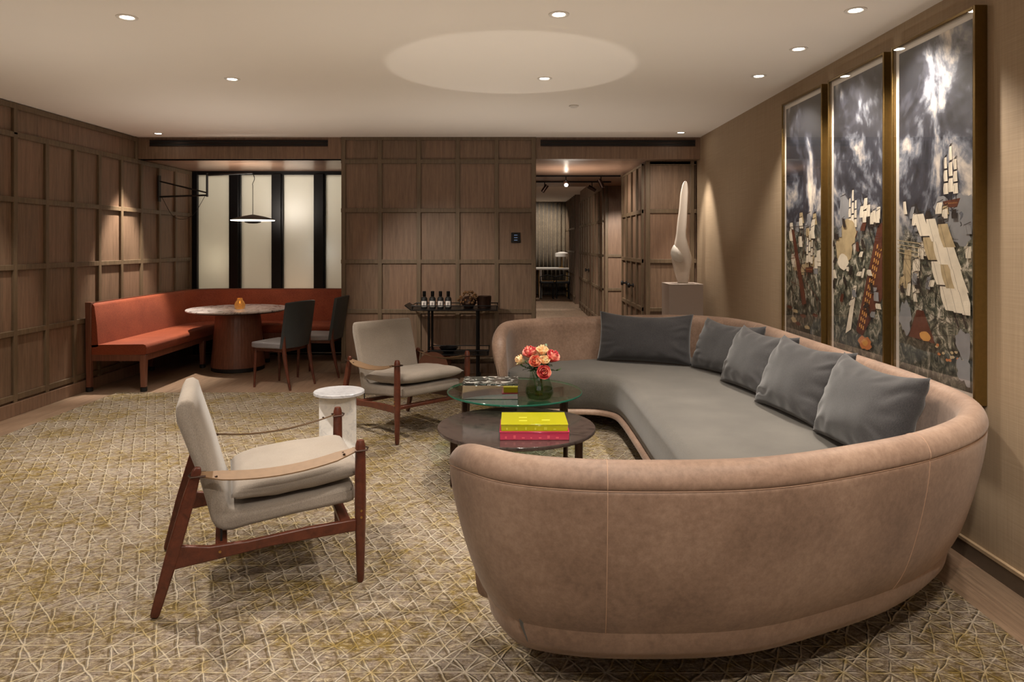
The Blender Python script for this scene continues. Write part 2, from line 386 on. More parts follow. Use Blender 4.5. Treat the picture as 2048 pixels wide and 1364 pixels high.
# lit space behind the frosted panes
mb = MB(); mb.box(XL-.2, CX0+.1, 11.4, 11.5, 0, 3); mb.box(XL-.3, XL-.2, YW, 11.5, 0, 3); mb.box(CX0+.02, CX0+.1, YW, 11.5, 0, 3); mb.box(XL-.3, CX0+.1, YW+.1, 11.5, 2.9, 3)
struct(mb.build('wall_outer', M['plaster'], smooth=False))
point((-4.12, 10.28, 1.32), 3.4, (1, .86, .66), .06); point((-2.66, 10.2, 1.42), 1.6, (.9, .92, 1), .06)
area((-3.3, 10.75, 2.85), 2.3, .9, 26, (-3.3, 10.75, 0), (1, .95, .85)); point((-3.0, 10.3, .9), 2.4, (1, .62, .42), .1)

# corridor on the right
CXR = 1.63
mb = MB().box(CXR+.0, XR+.0, 8.70, 10.4, 0, 2.56)
panel_face(mb, 'y', 8.70, -1, [CXR+.03, XR-.05], RAILS+[2.54], CXR, XR, 0, 2.56)
struct(mb.build('wall_corridor_right', [M['panel'], M['stile']], smooth=False, bevel=.004))
mb = MB().box(CXR, 3.6, 12.5, 17.0, 0, 2.8); panel_face(mb, 'y', 12.5, -1, [CXR+.03], [.165, .742, 1.334], CXR, 3.4, 0, 2.56)
mb.box(CXR, 3.6, 18.2, 21.6, 0, 2.8)
panel_face(mb, 'x', CXR, -1, [18.2+.45*k for k in range(8)], [.165, .742, 1.334, 1.945], 18.2, 21.6, 0, 2.8)
struct(mb.build('wall_corridor_far', [M['panel'], M['stile']], smooth=False, bevel=.004))
struct(MB().box(3.5, 3.6, 8.5, 21.6, 0, 2.9).build('wall_east', M['panel'], smooth=False))
struct(MB().box(-.95, -.85, YW, 21.6, 0, 2.9).build('wall_corridor_left', M['panel'], smooth=False))
struct(MB().box(-.95, 3.6, 21.5, 21.6, 0, 2.9).build('wall_far', M['linen'], smooth=False))
struct(MB().box(-.95, 3.6, 12.6, 21.6, 2.80, 2.9).build('ceiling_far_room', M['plaster'], smooth=False))
struct(MB().box(-.95, 3.6, 12.58, 12.62, 2.56, 2.9).build('trim_1', M['soffit'], smooth=False))
def door(n, y0, y1, knobs):
    m = MB().box(CXR-.012, CXR-.001, y0, y1, .02, 2.53)
    panel_face(m, 'x', CXR-.012, -1, [y0+.025, (y0+y1)/2, y1-.025, (y0*3+y1)/4, (y0+y1*3)/4], RAILS, y0, y1, .02, 2.53)
    d = struct(m.build('door_%d' % n, [M['panel'], M['stile']], smooth=False, bevel=.003))
    for k in knobs:
        MB().lathe([(.028, 0), (.028, .012), (.012, .014), (.012, .045), (.03, .05), (.034, .065), (.026, .08), (.0, .083)], n=20,
                   mat=Matrix.Translation((CXR-.03, k, 1.0)) @ Matrix.Rotation(R(-90), 4, 'Y')).build('knob', M['blackmat'], d)
door(1, 8.74, 10.36, (9.36, 9.92)); door(2, 12.55, 14.9, (14.8,)); door(3, 14.92, 16.9, ())
# curtain
pts = []
n = 260
for i in range(n+1):
    x = -.4+3.2*i/n; pts.append((x, 21.32+.05*math.sin(i*.62)+.012*math.sin(i*.21)))
m = MB(); m.add([(x, y, z) for z in (.02, 2.78) for x, y in pts], [(i, i+1, n+2+i, n+1+i) for i in range(n)])
cu = m.build('curtain', fabric('taupe_curtain', (96, 84, 68), (140, 124, 102), 60)); s_ = cu.modifiers.new('s', 'SOLIDIFY'); s_.thickness = .006
tag(cu, 'floor-length pleated taupe curtain at the far end of the corridor', 'curtain')
# track lights
def track(y, spots, lab):
    m = MB().box(-.2, CXR-.02, -.012, .012, -.02, 0); tt = tag(m.build('lighting_track', M['black'], smooth=False), lab, 'light track'); tt.location = (0, y, 2.56)
track(10.55, (), 'nearer black lighting track under the wooden corridor ceiling')
track(11.55, (), 'farther black lighting track under the wooden corridor ceiling')
def track_spot(x, y, rz, tilt, lab, on=False):
    t = thing('track_spotlight', lab, 'spotlight', (x, y, 2.54), rz)
    MB().tube([(0, 0, 0), (0, 0, -.07)], .008).build('stem', M['black'], t)
    mt = Matrix.Translation((0, 0, -.10)) @ Matrix.Rotation(tilt, 4, 'Y')
    MB().lathe([(.03, -.06), (.034, .07), (.0, .075)], n=20, mat=mt).build('lamp_head', M['bronze'], t)
    MB().lathe([(.026, -.066), (.026, -.062), (0, -.062)], n=16, mat=mt).build('lens', M['lampon'] if on else M['blackmat'], t)
track_spot(.53, 11.55, 0, R(35), 'bronze track spotlight at the left end of the farther track')
o = track_spot(.80, 10.55, R(90), R(65), 'lit track spotlight shining towards the room', True)
track_spot(1.32, 10.55, 0, R(-25), 'pale track spotlight at the right end of the nearer track')
track_spot(1.30, 11.55, 0, R(-60), 'dark track spotlight near the corridor doors on the farther track')
# far table and lamp, chairs
t = thing('console_table', 'pale long table in front of the far curtain', 'table', (.9, 20.6, 0))
MB().box(-1.2, .88, -.4, .4, .80, .85).build('tabletop', M['white'], t, smooth=False, bevel=.006)
for x in (-1.0, -.08, .74):
    for y in (-.3, .3): MB().box(x-.035, x+.035, y-.035, y+.035, 0, .80).build('leg', M['brass'] if y > 0 else M['white'], t, smooth=False)
MB().box(-.08, .74, .28, .31, .42, .46).build('rail', M['brass'], t, smooth=False)
t = thing('table_lamp', 'small brass table lamp with pale shade on the far table', 'lamp', (1.45, 20.6, .85))
MB().lathe([(.09, 0), (.09, .02), (.015, .025), (.012, .36), (0, .36)], n=20).build('base', M['brass'], t)
MB().lathe([(.20, .32), (.20, .42), (.06, .46), (.06, .45), (.18, .41), (.18, .32)], n=28).build('lamp_shade', M['white'], t)
def far_chair(x, lab):
    t = thing('far_chair', lab, 'chair', (x, 20.0, 0))
    MB().box(-.2, .2, -.2, .2, .43, .48).build('seat', M['blackmat'], t, bevel=.01)
    for a in (-.17, .17):
        for b in (-.17, .17): MB().tube([(a, b, 0), (a*.95, b*.95, .44)], .014).build('leg', M['blackmat'], t)
    MB().tube([(-.18, -.19, .46), (-.2, -.2, .62), (0, -.24, .68), (.2, -.2, .62), (.18, -.19, .46)], .014).build('backrest', M['blackmat'], t)
far_chair(.98, 'black chair at the far table, left of its pale leg'); far_chair(1.42, 'black chair at the far table, right one below the brass lamp')

# baseboard on the right wall
mb = MB().box(XR-.014, XR, YN, YB, 0, .08); o = struct(mb.build('baseboard_right', plain('baseboard_paint', (96, 82, 68), .5), smooth=False))
MB().box(XR-.018, XR, YN, YB, .08, .096).build('cap', plain('baseboard_cap', (176, 152, 122), .5), o, smooth=False)

# downlight fixtures
def downlight(x, y, lab):
    t = thing('downlight', lab, 'ceiling light', (x, y, H), 0, 'recessed ceiling downlights')
    MB().lathe([(.058, 0), (.058, -.004), (.042, -.005), (.036, -.001), (.036, 0)], n=32).build('trim_ring', M['white'], t)
    MB().lathe([(.034, -.001), (.034, -.0025), (0, -.0025)], n=24).build('lamp', M['lampon'], t)
for x, y, e, tt, a, lab in DL: downlight(x, y, lab)
t = thing('ceiling_sensor', 'small white round sensor on the ceiling near the back wall', 'sensor', (.57, 6.55, H))
MB().lathe([(.045, 0), (.045, -.008), (.025, -.02), (0, -.022)], n=28).build('body', M['white'], t)

# rug
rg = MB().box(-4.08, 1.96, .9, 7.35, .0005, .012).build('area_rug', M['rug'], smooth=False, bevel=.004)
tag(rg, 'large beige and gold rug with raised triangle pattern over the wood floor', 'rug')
ZR = .012

# ------------------------------------------------------------------ sofa
def sofa():
    t = thing('curved_sofa', 'large curved tan leather sofa with grey seat beside the right wall', 'sofa', (1.0, 4.5, ZR))
    inv = Matrix.Translation((-1.0, -4.5, -ZR))
    ctrl = [(-.175, 2.82), (-.165, 2.58), (-.06, 2.38), (.12, 2.29), (.4, 2.255), (.8, 2.285), (1.2, 2.44), (1.56, 2.64), (1.88, 2.92), (2.06, 3.26), (2.125, 3.8), (2.13, 4.5),
            (2.13, 5.3), (2.13, 5.9), (2.10, 6.3), (1.98, 6.63), (1.72, 6.83), (1.35, 6.86), (.95, 6.78), (.55, 6.66), (.2, 6.52), (-.02, 6.32), (-.1, 6.08), (-.11, 5.85)]
    NS = 3
    P, Lt = resample(spline([(x, y, 0) for x, y in ctrl], 14), .045)
    prof = [(-.31, .14), (-.12, .15), (-.075, .3), (-.075, .5), (-.066, .68), (-.062, .775), (-.055, .805), (-.04, .832), (-.018, .847), (.006, .85), (.03, .842), (.048, .822), (.058, .797), (.0585, .778),
            (.052, .768), (.056, .755), (.05, .69), (.035, .6), (.008, .48), (-.035, .34), (-.09, .24), (-.14, .18), (-.195, .145), (-.26, .13)]
    prof = [(v.x, v.y) for v in spline([(o, z, 0) for o, z in prof], NS)]
    N = len(P)
    def frame(i):
        d = (P[min(i+1, N-1)]-P[max(i-1, 0)]).normalized(); return Vector((d.y, -d.x, 0))
    nrm = [frame(i) for i in range(N)]
    seg = Lt/(N-1)
    def ring(i, pr=prof, grow=0):
        dist = min(i, N-1-i)*seg; e = min(1, dist/.5); k = math.sqrt(max(0, 1-(1-e)**2)); ht = .58+.27*k
        th = .35+.65*math.sqrt(max(0, 1-(1-min(1, dist/.09))**2))
        out = []
        for o, z in pr:
            if z > .4: z = .4+(z-.4)*(ht-.4)/.45
            else: z = z + (1-th)*.0
            oo = (o+.0)*th if o > -.2 else o*th
            out.append(inv @ (P[i]+nrm[i]*(oo+grow)+Vector((0, 0, z+ZR))))
        return out
    m = MB(); m.rings([ring(i) for i in range(N)]); m.build('shell', M['leather'], t, angle=70)
    # stitched seam lines
    m = MB(); idx = 13
    m.tube([ring(i, [(.0535, .768)])[0] for i in range(1, N-1)], .0018, 6)
    m.build('top_seam', M['seam'], t)
    def near(u, y_lim):
        return min(range(N), key=lambda i: abs(1024+1422*P[i].x/P[i].y-u) + (1000 if P[i].y > y_lim else 0))
    for i in [near(1210, 3), near(1830, 3)] + [min(range(N), key=lambda i: abs(P[i].y-y)+(9 if P[i].x < 1.9 else 0)) for y in (4.2, 6.1)]:
        r = ring(i); MB().tube([v for v in r[5*NS:-2]], .0017, 6).build('side_seam', M['seam'], t)
    # seat: outline = inside of the shell + inner edge
    inner = spline([(.0, 5.93, 0), (.1, 5.88, 0), (.45, 5.86, 0), (.68, 5.84, 0), (.82, 5.72, 0), (.86, 5.5, 0), (.87, 5.0, 0), (.87, 4.4, 0), (.87, 3.8, 0), (.84, 3.45, 0), (.7, 3.25, 0), (.4, 3.16, 0), (.2, 3.08, 0), (.08, 2.92, 0), (.04, 2.75, 0)], 10)
    inner, _ = resample(inner, .05)
    outer = [P[i]-nrm[i]*.04 for i in range(11, N-5)]
    loop = outer + inner
    n = len(loop); ln = []
    for i in range(n):
        d = (loop[(i+1) % n]-loop[i-1]).normalized(); ln.append(Vector((d.y, -d.x, 0)))
    for _ in range(2): ln = [((ln[i-1]+ln[i]*2+ln[(i+1) % n])/4).normalized() for i in range(n)]
    no = len(outer)
    def lp(off, z):
        ex = 0 if z >= .44 else (.44-z)*.35 if z > .2 else .084+(.2-z)*3.2
        res = []
        for i in range(n):
            o = off
            if i < no: e_ = min(1, (i+3)/6, (no+2-i)/6); o = -.01-min(.30, ex)*e_
            res.append(inv @ (loop[i]+ln[i]*o+Vector((0, 0, z+ZR))))
        return res
    def slab(name, rows, mat, ang=60):
        m = MB(); m.rings([lp(o, z) for o, z in rows], cap=False)
        b = (len(rows)-1)*n; m.f.append(tuple(b+i for i in range(n))); m.m.append(0); m.f.append(tuple(reversed(range(n)))); m.m.append(0)
        o = m.build(name, mat, t, angle=ang); 
        bm = bmesh.new(); bm.from_mesh(o.data); bmesh.ops.triangulate(bm, faces=[f for f in bm.faces if len(f.verts) > 4]); bm.to_mesh(o.data); bm.free(); return o
    slab('seat_cushion', [(-.02, .17), (.0, .19), (.012, .25), (.014, .33), (.006, .39), (-.012, .425), (-.04, .448), (-.08, .457)], M['grey'])
    slab('base', [(-.03, .125), (.0, .128), (.022, .135), (.026, .155), (.015, .172), (-.03, .175)], M['leather'])
    for x, y in ((.60, 2.72), (1.5, 3.1), (1.9, 4.6), (1.6, 6.3), (.3, 6.15), (1.1, 5.2)):
        MB().lathe([(.035, -.0), (.04, .135), (0, .135)], c=(x-1.0, y-4.5, 0), n=20).build('foot', M['blackmat'], t)
sofa()
def pillow(name, W, Hh, T, seed, mat):
    n = 40; vs = []; fs = []
    for side in (1, -1):
        for i in range(n+1):
            for j in range(n+1):
                u = -1+2*i/n; v = -1+2*j/n
                pin = 1-.05*(u*u)*(1-v*v)*0
                x = u*W/2*(1-.06*(1-abs(v)**2.2)*abs(u)**3*0.9-.0*v); z = v*Hh/2*(1-.07*(1-abs(u)**2.2)*abs(v)**3)
                d = ((1-abs(u)**2.6)*(1-abs(v)**2.6))**.5
                d = max(0, d)
                # creases running in from the corners and edges
                cr = noise.noise(Vector((u*1.3+seed, v*1.3, side*3.1)))*.22+noise.noise(Vector((u*4+seed*2, v*2.5, side)))*.03
                ang = math.atan2(v, u); rad = math.hypot(u, v)
                fold = math.sin(ang*14+seed+noise.noise(Vector((u*3, v*3, seed)))*4)*.16*max(0, rad-.6)
                y = -side*T/2*d*(1+cr*.55+fold*1.4)
                sag = -.03*(1-u*u)*(v > 0)*v
                vs.append((x, y, z+sag+Hh/2))
    N1 = (n+1)*(n+1)
    for s in (0, 1):
        for i in range(n):
            for j in range(n):
                a = s*N1+i*(n+1)+j; q = (a, a+n+1, a+n+2, a+1); fs.append(q if s == 0 else q[::-1])
    m = MB(); m.add(vs, fs); o = m.build(name, mat, None, smooth=True, angle=180, fixn=False)
    bm = bmesh.new(); bm.from_mesh(o.data); bmesh.ops.remove_doubles(bm, verts=bm.verts, dist=.0008); bmesh.ops.recalc_face_normals(bm, faces=bm.faces); bm.to_mesh(o.data); bm.free()
    return o
CU = [(1.18, 6.40, -22, .86, .46, 14, 'wide charcoal cushion on the far arm of the sofa, left of all cushions'),
      (1.70, 5.86, -68, .74, .46, 22, 'charcoal cushion in the far corner of the sofa, half hidden by the next one'),
      (1.70, 5.20, -80, .78, .48, 25, 'charcoal cushion third from the far end, in front of the farthest picture'),
      (1.71, 4.45, -82, .82, .50, 26, 'big charcoal cushion second from the near end of the sofa'),
      (1.74, 3.68, -88, .80, .49, 22, 'crumpled charcoal cushion nearest the camera on the sofa')]
for i, (x, y, yaw, W, Hh, tilt, lab) in enumerate(CU):
    o = pillow('scatter_cushion', W, Hh, .22, i*3.7+1, M['char'])
    o.location = (x, y, .462+ZR); o.rotation_euler = (R(-tilt), 0, R(yaw))
    tag(o, lab, 'cushion', 'charcoal scatter cushions on the sofa')

# ------------------------------------------------------------------ lounge armchairs (local +x is the front)
def armchair(label, loc, rz, group=None):
    t = thing('lounge_armchair', label, 'armchair', loc, rz, group)
    FX, BX, LY = .415, -.415, .35
    # upholstered L-shaped shell, side profile (x, z) with x measured from the rear leg foot
    prof = [(.068, .78), (.066, .835), (.082, .865), (.112, .872), (.137, .855), (.15, .81), (.20, .65), (.262, .42), (.28, .385), (.31, .375), (.55, .395), (.80, .42), (.815, .412), (.82, .395),
            (.82, .36), (.812, .345), (.79, .338), (.55, .318), (.36, .296), (.29, .284), (.25, .288), (.222, .308), (.205, .34), (.185, .42), (.156, .53), (.11, .66)]
    hw = .285; rows = [(-hw, .022), (-hw+.006, .008), (-hw+.02, 0), (hw-.02, 0), (hw-.006, .008), (hw, .022)]
    n = len(prof); rs = []
    cx = sum(p[0] for p in prof)/n
    for y, ins in rows:
        ring = []
        for i in range(n):
            a = Vector(prof[i-1]); b = Vector(prof[(i+1) % n]); d = (b-a).normalized(); nn = Vector((-d.y, d.x))   # clockwise outline: outward = left
            p = Vector(prof[i]) - nn*ins
            ring.append((p.x+BX, y, p.y))
        rs.append(ring)
    MB().rings(rs).build('upholstered_shell', M['cream'], t, angle=60)
    # loose seat cushion
    m = MB(); K = 26; vs = []; fs = []
    for s in (1, -1):
        for i in range(K+1):
            for j in range(K+1):
                u = -1+2*i/K; v = -1+2*j/K
                d = max(0, (1-abs(u)**5)*(1-abs(v)**5))**.5
                wz = noise.noise(Vector((u*2, v*2, s*2.)))*.06+noise.noise(Vector((u*5, v*1.5, s*5.)))*.025
                x = .285+.29*(u+1)*.97; y = v*.30
                z = .435+.045*(x-.3)/.5+s*.052*d*(1+wz*3)+(.012*d if s > 0 else 0)
                vs.append((x+BX, y, z))
    for s in (0, 1):
        for i in range(K):
            for j in range(K):
                a = s*(K+1)**2+i*(K+1)+j; q = (a, a+K+1, a+K+2, a+1); fs.append(q if s == 0 else q[::-1])
    m.add(vs, fs); o = m.build('seat_cushion', M['cream'], t, angle=180, fixn=False)
    bm = bmesh.new(); bm.from_mesh(o.data); bmesh.ops.remove_doubles(bm, verts=bm.verts, dist=.0008); bm.to_mesh(o.data); bm.free()
    for s in (-1, 1):
        y = s*LY
        # front leg: turned post swelling in the middle
        MB().lathe([(.012, 0), (.017, .012), (.024, .25), (.026, .36), (.024, .55), (.0225, .62), (.016, .642), (0, .645)], c=(FX, y, 0), n=20).build('front_leg', M['teak'], t)
        # rear leg: raked flat post
        prs = []
        for k, (wd, th) in ((0, (.028, .022)), (.03, (.036, .026)), (.4, (.052, .03)), (.8, (.048, .03)), (.97, (.036, .026)), (1, (.022, .018))):
            x = BX-.01+.165*k; z = .60*k
            prs.append([(x+sx*wd/2, y+sy*th/2, z-sx*wd*.12) for sx, sy in ((-1, -1), (1, -1), (1, 1), (-1, 1))])
        MB().rings(prs).build('rear_leg', M['teak'], t, bevel=.006)
        # side rail, deep at the back and waisted
        pr = [(BX+.045, .185), (BX+.2, .20), (BX+.45, .225), (BX+.81, .235), (BX+.81, .288), (BX+.6, .282), (BX+.35, .262), (BX+.2, .262), (BX+.07, .285)]
        MB().prism(pr, y-.012, y+.012, axis='y').build('side_rail', M['teak'], t, bevel=.005)
        # leather arm strap with its straps ends and screws
        K = 14; top = []; bot = []
        A = Vector((BX+.155, y, .572)); B = Vector((FX-.012, y, .608)); w_ = .032
        rings = []
        for k in range(K+1):
            f = k/K; p = A.lerp(B, f); z = p.z-.048*4*f*(1-f)*.9-.004
            ww = w_*(.45+.55*min(1, f/.14, (1-f)/.14)); yy = y + s*.0
            tw = R(18)*s
            c, s_ = math.cos(tw), math.sin(tw)
            rings.append([(p.x, yy+a*ww*c, z+b*.0028-a*ww*s_) for a, b in ((-1, -1), (1, -1), (1, 1), (-1, 1))])
        st = MB().rings(rings).build('arm_strap', M['strap'], t, angle=50)
        MB().tube([(FX-.03, y-.03, .600), (FX+.024, y-.034, .603), (FX+.034, y, .604), (FX+.024, y+.034, .603), (FX-.03, y+.03, .600)], .0045, 8).build('front_buckle', M['bronze'], t)
        MB().tube([(BX+.185, y-.03, .566), (BX+.13, y-.034, .567), (BX+.12, y, .567), (BX+.13, y+.034, .567), (BX+.185, y+.03, .566)], .0045, 8).build('rear_buckle', M['bronze'], t)
        for xx, zz in ((FX-.075, .588), (BX+.225, .553)):
            for yy in (-.013, .013): MB().lathe([(.006, 0), (.006, .004), (0, .006)], c=(xx, y+yy, zz), n=10).build('screw', M['bronze'], st)
        for xx, yy, zz in ((FX, .026, .30), (FX, .026, .33), (BX+.24, .012, .235)):
            MB().lathe([(.0055, 0), (.0055, .003), (0, .004)], n=10, mat=Matrix.Translation((xx, y+s*yy, zz)) @ Matrix.Rotation(R(-90)*s, 4, 'X')).build('brass_screw', M['brass'], t)
        MB().tube([(BX+.245, s*.27, .24), (BX+.245, s*.27, .30)], .005, 8).build('seat_pin', M['blackmat'], t)
    for x, z in ((BX+.245, .232), (FX-.06, .262)):
        MB().box(x-.024, x+.024, -LY+.01, LY-.01, z-.013, z+.013).build('cross_rail', M['teak'], t, bevel=.005)
    return t
a1 = armchair('beige armchair in the foreground, seen from its side, with leather strap arms', (-1.205, 3.40, ZR+.003), math.atan2(.375, .928), 'beige armchairs with leather strap arms')
a2 = copy_tree(a1); a2.location = (-.913, 5.97, ZR+.003); a2.rotation_euler = (0, 0, R(-46))
a2['label'] = 'beige armchair farther back, facing the camera between the marble side table and the glass table'

# ------------------------------------------------------------------ marble side table
t = thing('side_table', 'small round white marble side table between the two beige armchairs', 'side table', (-1.235, 5.08, ZR))
MB().lathe([(.172, .465), (.178, .468), (.178, .484), (.174, .488), (0, .488)], n=64).build('tabletop', marble('grey_white_marble', (186, 186, 190), (158, 158, 164), 22, .3, 1), t)
m = MB()
arc = [(.135*math.cos(a), .075-.09*math.sin(a)) for a in [PI*k/16 for k in range(17)]]
m.box(-.135, .125, -.035, .0, 0, .465); m.build('front_slab', M['carrara'], t, bevel=.004)
MB().box(.06, .095, -.0, .13, 0, .465).build('cross_slab', M['carrara'], t, bevel=.004)

# ------------------------------------------------------------------ coffee tables
def coffee(name, label, x, y, r, zt, th, legs, topm, edgem=None):
    t = thing(name, label, 'coffee table', (x, y, ZR))
    m = MB(); z0 = zt-th-ZR; z1 = zt-ZR
    m.lathe([(r-.006, z0), (r-.001, z0+.003), (r, z0+.008), (r, z1-.004), (r-.003, z1), (0, z1)], n=96)
    m.f = m.f; 
    if edgem:
        nn = 96
        for i in range(len(m.f)):
            if i < nn*4: m.m[i] = 1
    m.build('tabletop', [topm, edgem] if edgem else topm, t)
    for a in legs:
        a = R(a); c = Vector((math.cos(a), math.sin(a), 0)); rr = r*.84
        b = MB(); p = c*rr
        b.bar(p+Vector((0, 0, 0)), p+Vector((0, 0, z0)), .024, .010, up=c)
        q = c*(rr*.965)
        b.bar(q, q+Vector((0, 0, z0-.0)), .010, .022, up=c)
        b.build('leg', M['bronze'], t, bevel=.002)
    b = MB()
    for k in range(len(legs)//2):
        a = R(legs[k]); c = Vector((math.cos(a), math.sin(a), 0)); a2_ = R(legs[k+len(legs)//2]); d = Vector((math.cos(a2_), math.sin(a2_), 0))
        b.bar(c*r*.84+Vector((0, 0, z0-.018-k*.0)), d*r*.84+Vector((0, 0, z0-.018-k*.0)), .012, .034)
    b.build('cross_frame', M['bronze'], t)
    return t
ta = coffee('coffee_table', 'round dark stone coffee table, nearer one, with the yellow and pink boxes on it', .028, 4.61, .51, .372, .024, (15, 165, 195, 345), M['stone'])
ta = coffee('glass_coffee_table', 'round glass coffee table behind the stone one, carrying the vase', GT[0], GT[1], .50, .462, .014, (28, 152, 208, 332), M['gtop'], M['gedge'])
# acrylic boxes
def block(name, label, cat, cx, cy, w_, d, z0, z1, rz, mt, detail=None):
    t = thing(name, label, cat, (cx, cy, z0), R(rz)); h = z1-z0
    MB().box(-w_/2, w_/2, -d/2, d/2, 0, h-.006).build('case', mt, t, bevel=.003)
    MB().box(-w_/2-.002, w_/2+.002, -d/2-.002, d/2+.002, h-.006, h).build('lid', mt, t, bevel=.002)
    if detail:
        m = MB(); random.seed(len(label))
        for k in range(detail[1]):
            x = -w_/2+.03+(w_-.06)*k/detail[1]; hh = random.uniform(.3, .8)*h*.5
            m.box(x, x+.008+random.random()*.012, -d/2-.0026, -d/2-.0020, h*.2, h*.2+hh)
        for k in range(3):
            x = random.uniform(-w_*.35, w_*.2); y = random.uniform(-d*.3, d*.3); m.box(x, x+.05, y, y+.018, h, h+.0007)
        m.build('printed_marks', detail[0], t, smooth=False)
    return t
yel = acrylic('yellow_acrylic', (172, 168, 28)); pnk = acrylic('pink_acrylic', (182, 58, 84))
block('acrylic_box', 'pink acrylic box under the yellow one on the stone coffee table', 'box', .135, 4.41, .415, .31, .3725, .424, 0, pnk, (plain('pink_print', (212, 84, 100), .4), 7))
block('acrylic_box', 'bright yellow acrylic box on top of the pink one', 'box', .135, 4.41, .40, .30, .4245, .468, 0, yel, (plain('yellow_print', (190, 186, 50), .4), 6))
t = thing('mirrored_box', 'mirror-sided box with black and white patterned lid on the glass table', 'box', (-.152, 5.10, .4625), 0)
t_ = NT('swirl_pattern'); n_ = t_.noise(t_.map(t_.coord(), (1, 1.6, 1)), 13, 3, .5, 1.5)
t_.base(t_.ramp(n_, [(.47, srgb(30, 34, 34)), (.50, srgb(96, 108, 104)), (.53, srgb(30, 34, 34)), (.57, srgb(34, 36, 36)), (.6, srgb(220, 216, 208))]), .15)
MB().box(-.195, .195, -.14, .14, 0, .098).build('case', M['chrome'], t, bevel=.003)
MB().box(-.197, .197, -.142, .142, .098, .108).build('lid', t_.mat, t, bevel=.002)
# vase with roses
VX, VY, VZ = .19, 4.93, .463
t = thing('glass_vase', 'clear round glass vase of water holding the roses on the glass table', 'vase', (VX, VY, VZ))
outer = [(.05, 0), (.082, .012), (.098, .05), (.096, .09), (.075, .14), (.064, .18), (.066, .215), (.072, .23)]
prof = outer+[(.069, .229), (.062, .213), (.060, .18), (.071, .14), (.092, .09), (.093, .05), (.077, .017), (0, .014)]
MB().lathe([(0, 0)]+outer, n=48, cap=False).build('vase_body', M['vglass'], t, fixn=False)
MB().lathe([(0, .016), (.075, .018), (.091, .05), (.090, .088), (0, .088)], n=40).build('water', M['water'], t)
M['stem'] = plain('rose_stem', (58, 92, 40), .5); M['leaf'] = plain('rose_leaf', (48, 84, 36), .45, var=.15)
def rose_mat(a, b):
    t = NT('rose_petal'); co = t.coord(); n = t.noise(co, 30, 3)
    t.base(t.ramp(n, [(.42, srgb(*a)), (.56, srgb(*b))]), .55); t.set(t.b.inputs['Subsurface Weight'], .15); t.set(t.b.inputs['Subsurface Scale'], .01); return t.mat
PM = [rose_mat((188, 54, 66), (236, 150, 130)), rose_mat((206, 92, 76), (240, 184, 146)), rose_mat((226, 180, 128), (240, 218, 176))]
def rose(x, y, z, r, dirv, mt, label, seed):
    rnd = random.Random(seed)
    t = thing('rose', label, 'flower', (VX+x, VY+y, VZ+z), 0, 'roses in the glass vase'); r *= 1.22
    rot = Vector(dirv).to_track_quat('Z', 'Y').to_matrix().to_4x4()
    m = MB()
    for L in range(4):
        cnt = (3, 4, 5, 5)[L]; rr = r*(.30, .5, .70, .86)[L]; hh = r*(1.9, 1.85, 1.65, 1.3)[L]; sp = (-.3, -.2, -.05, .18)[L]
        for k in range(cnt):
            a0 = 2*PI*k/cnt+L*.7+rnd.random()*.3; wa = 2*PI/cnt*.68; G = 6; vs = []; fs = []
            for i in range(G+1):
                f = i/G
                for j in range(G+1):
                    g = -1+2*j/G; aa = a0+g*wa*(1-.25*f*f)
                    rad = rr*(.25+.85*math.sin(f*PI*.55))*(1+sp*f*f*1.5) + r*.03*math.cos(g*3)
                    zz = -r*.5+hh*f*(1-.16*g*g*f)*1.15
                    vs.append(rot @ Vector((rad*math.cos(aa), rad*math.sin(aa), zz)))
            for i in range(G):
                for j in range(G): a = i*(G+1)+j; fs.append((a, a+1, a+G+2, a+G+1))
            m.add(vs, fs)
    o = m.build('bloom', mt, t, angle=180, fixn=False); s = o.modifiers.new('s', 'SOLIDIFY'); s.thickness = .0012
    # stem runs down into the vase
    b = Vector((-x*.9+rnd.uniform(-.02, .02), -y*.9+rnd.uniform(-.02, .02), -z+.03)); mid = Vector((-x*.55, -y*.55, .21-z if z > .22 else .19-z))
    st = rot @ Vector((0, 0, -r*.45))
    MB().tube(spline([st, st*1.6, mid, b], 6), .0028, 7).build('stem', M['stem'], t)
    for k in range(6):
        p = st.lerp(mid, .1+.17*k); a = rnd.random()*2*PI; d = Vector((math.cos(a), math.sin(a), rnd.uniform(-.1, .5))).normalized(); sd = d.cross(Vector((0, 0, 1))).normalized()
        L_ = .055; vs = []
        for f, wd in ((0, .002), (.25, .013), (.5, .018), (.75, .012), (1, .001)):
            c = p+d*L_*f+Vector((0, 0, -.012*f*f)); vs += [c-sd*wd, c+Vector((0, 0, -.003)), c+sd*wd]
        MB().add(vs, [q for i in range(4) for q in ((i*3, i*3+1, i*3+4, i*3+3), (i*3+1, i*3+2, i*3+5, i*3+4))]).build('leaf', M['leaf'], t, fixn=False)
for a in [(-.058, -.02, .315, .036, (-.5, -.3, 1), PM[0], 'deep pink rose at the upper left of the bouquet', 1), (-.03, -.075, .27, .030, (-.1, -.8, .6), PM[1], 'salmon rose low at the middle left of the bouquet', 2),
          (.02, -.02, .325, .032, (0, -.2, 1), PM[2], 'cream rose at the top middle of the bouquet', 3), (.078, -.03, .29, .036, (.5, -.4, .8), PM[0], 'coral pink rose at the right of the bouquet', 4),
          (.022, -.095, .205, .034, (.1, -.9, .35), PM[0], 'red-pink rose hanging lowest over the front of the vase', 5), (-.118, -.01, .275, .027, (-1, -.1, .4), PM[2], 'cream bud sticking out at the far left of the bouquet', 6),
          (.03, -.07, .275, .026, (.1, -.6, .9), PM[2], 'pale peach rose in the middle of the bouquet', 7), (-.02, .06, .30, .030, (-.1, .5, 1), PM[1], 'salmon rose at the back of the bouquet', 8)]: rose(*a)
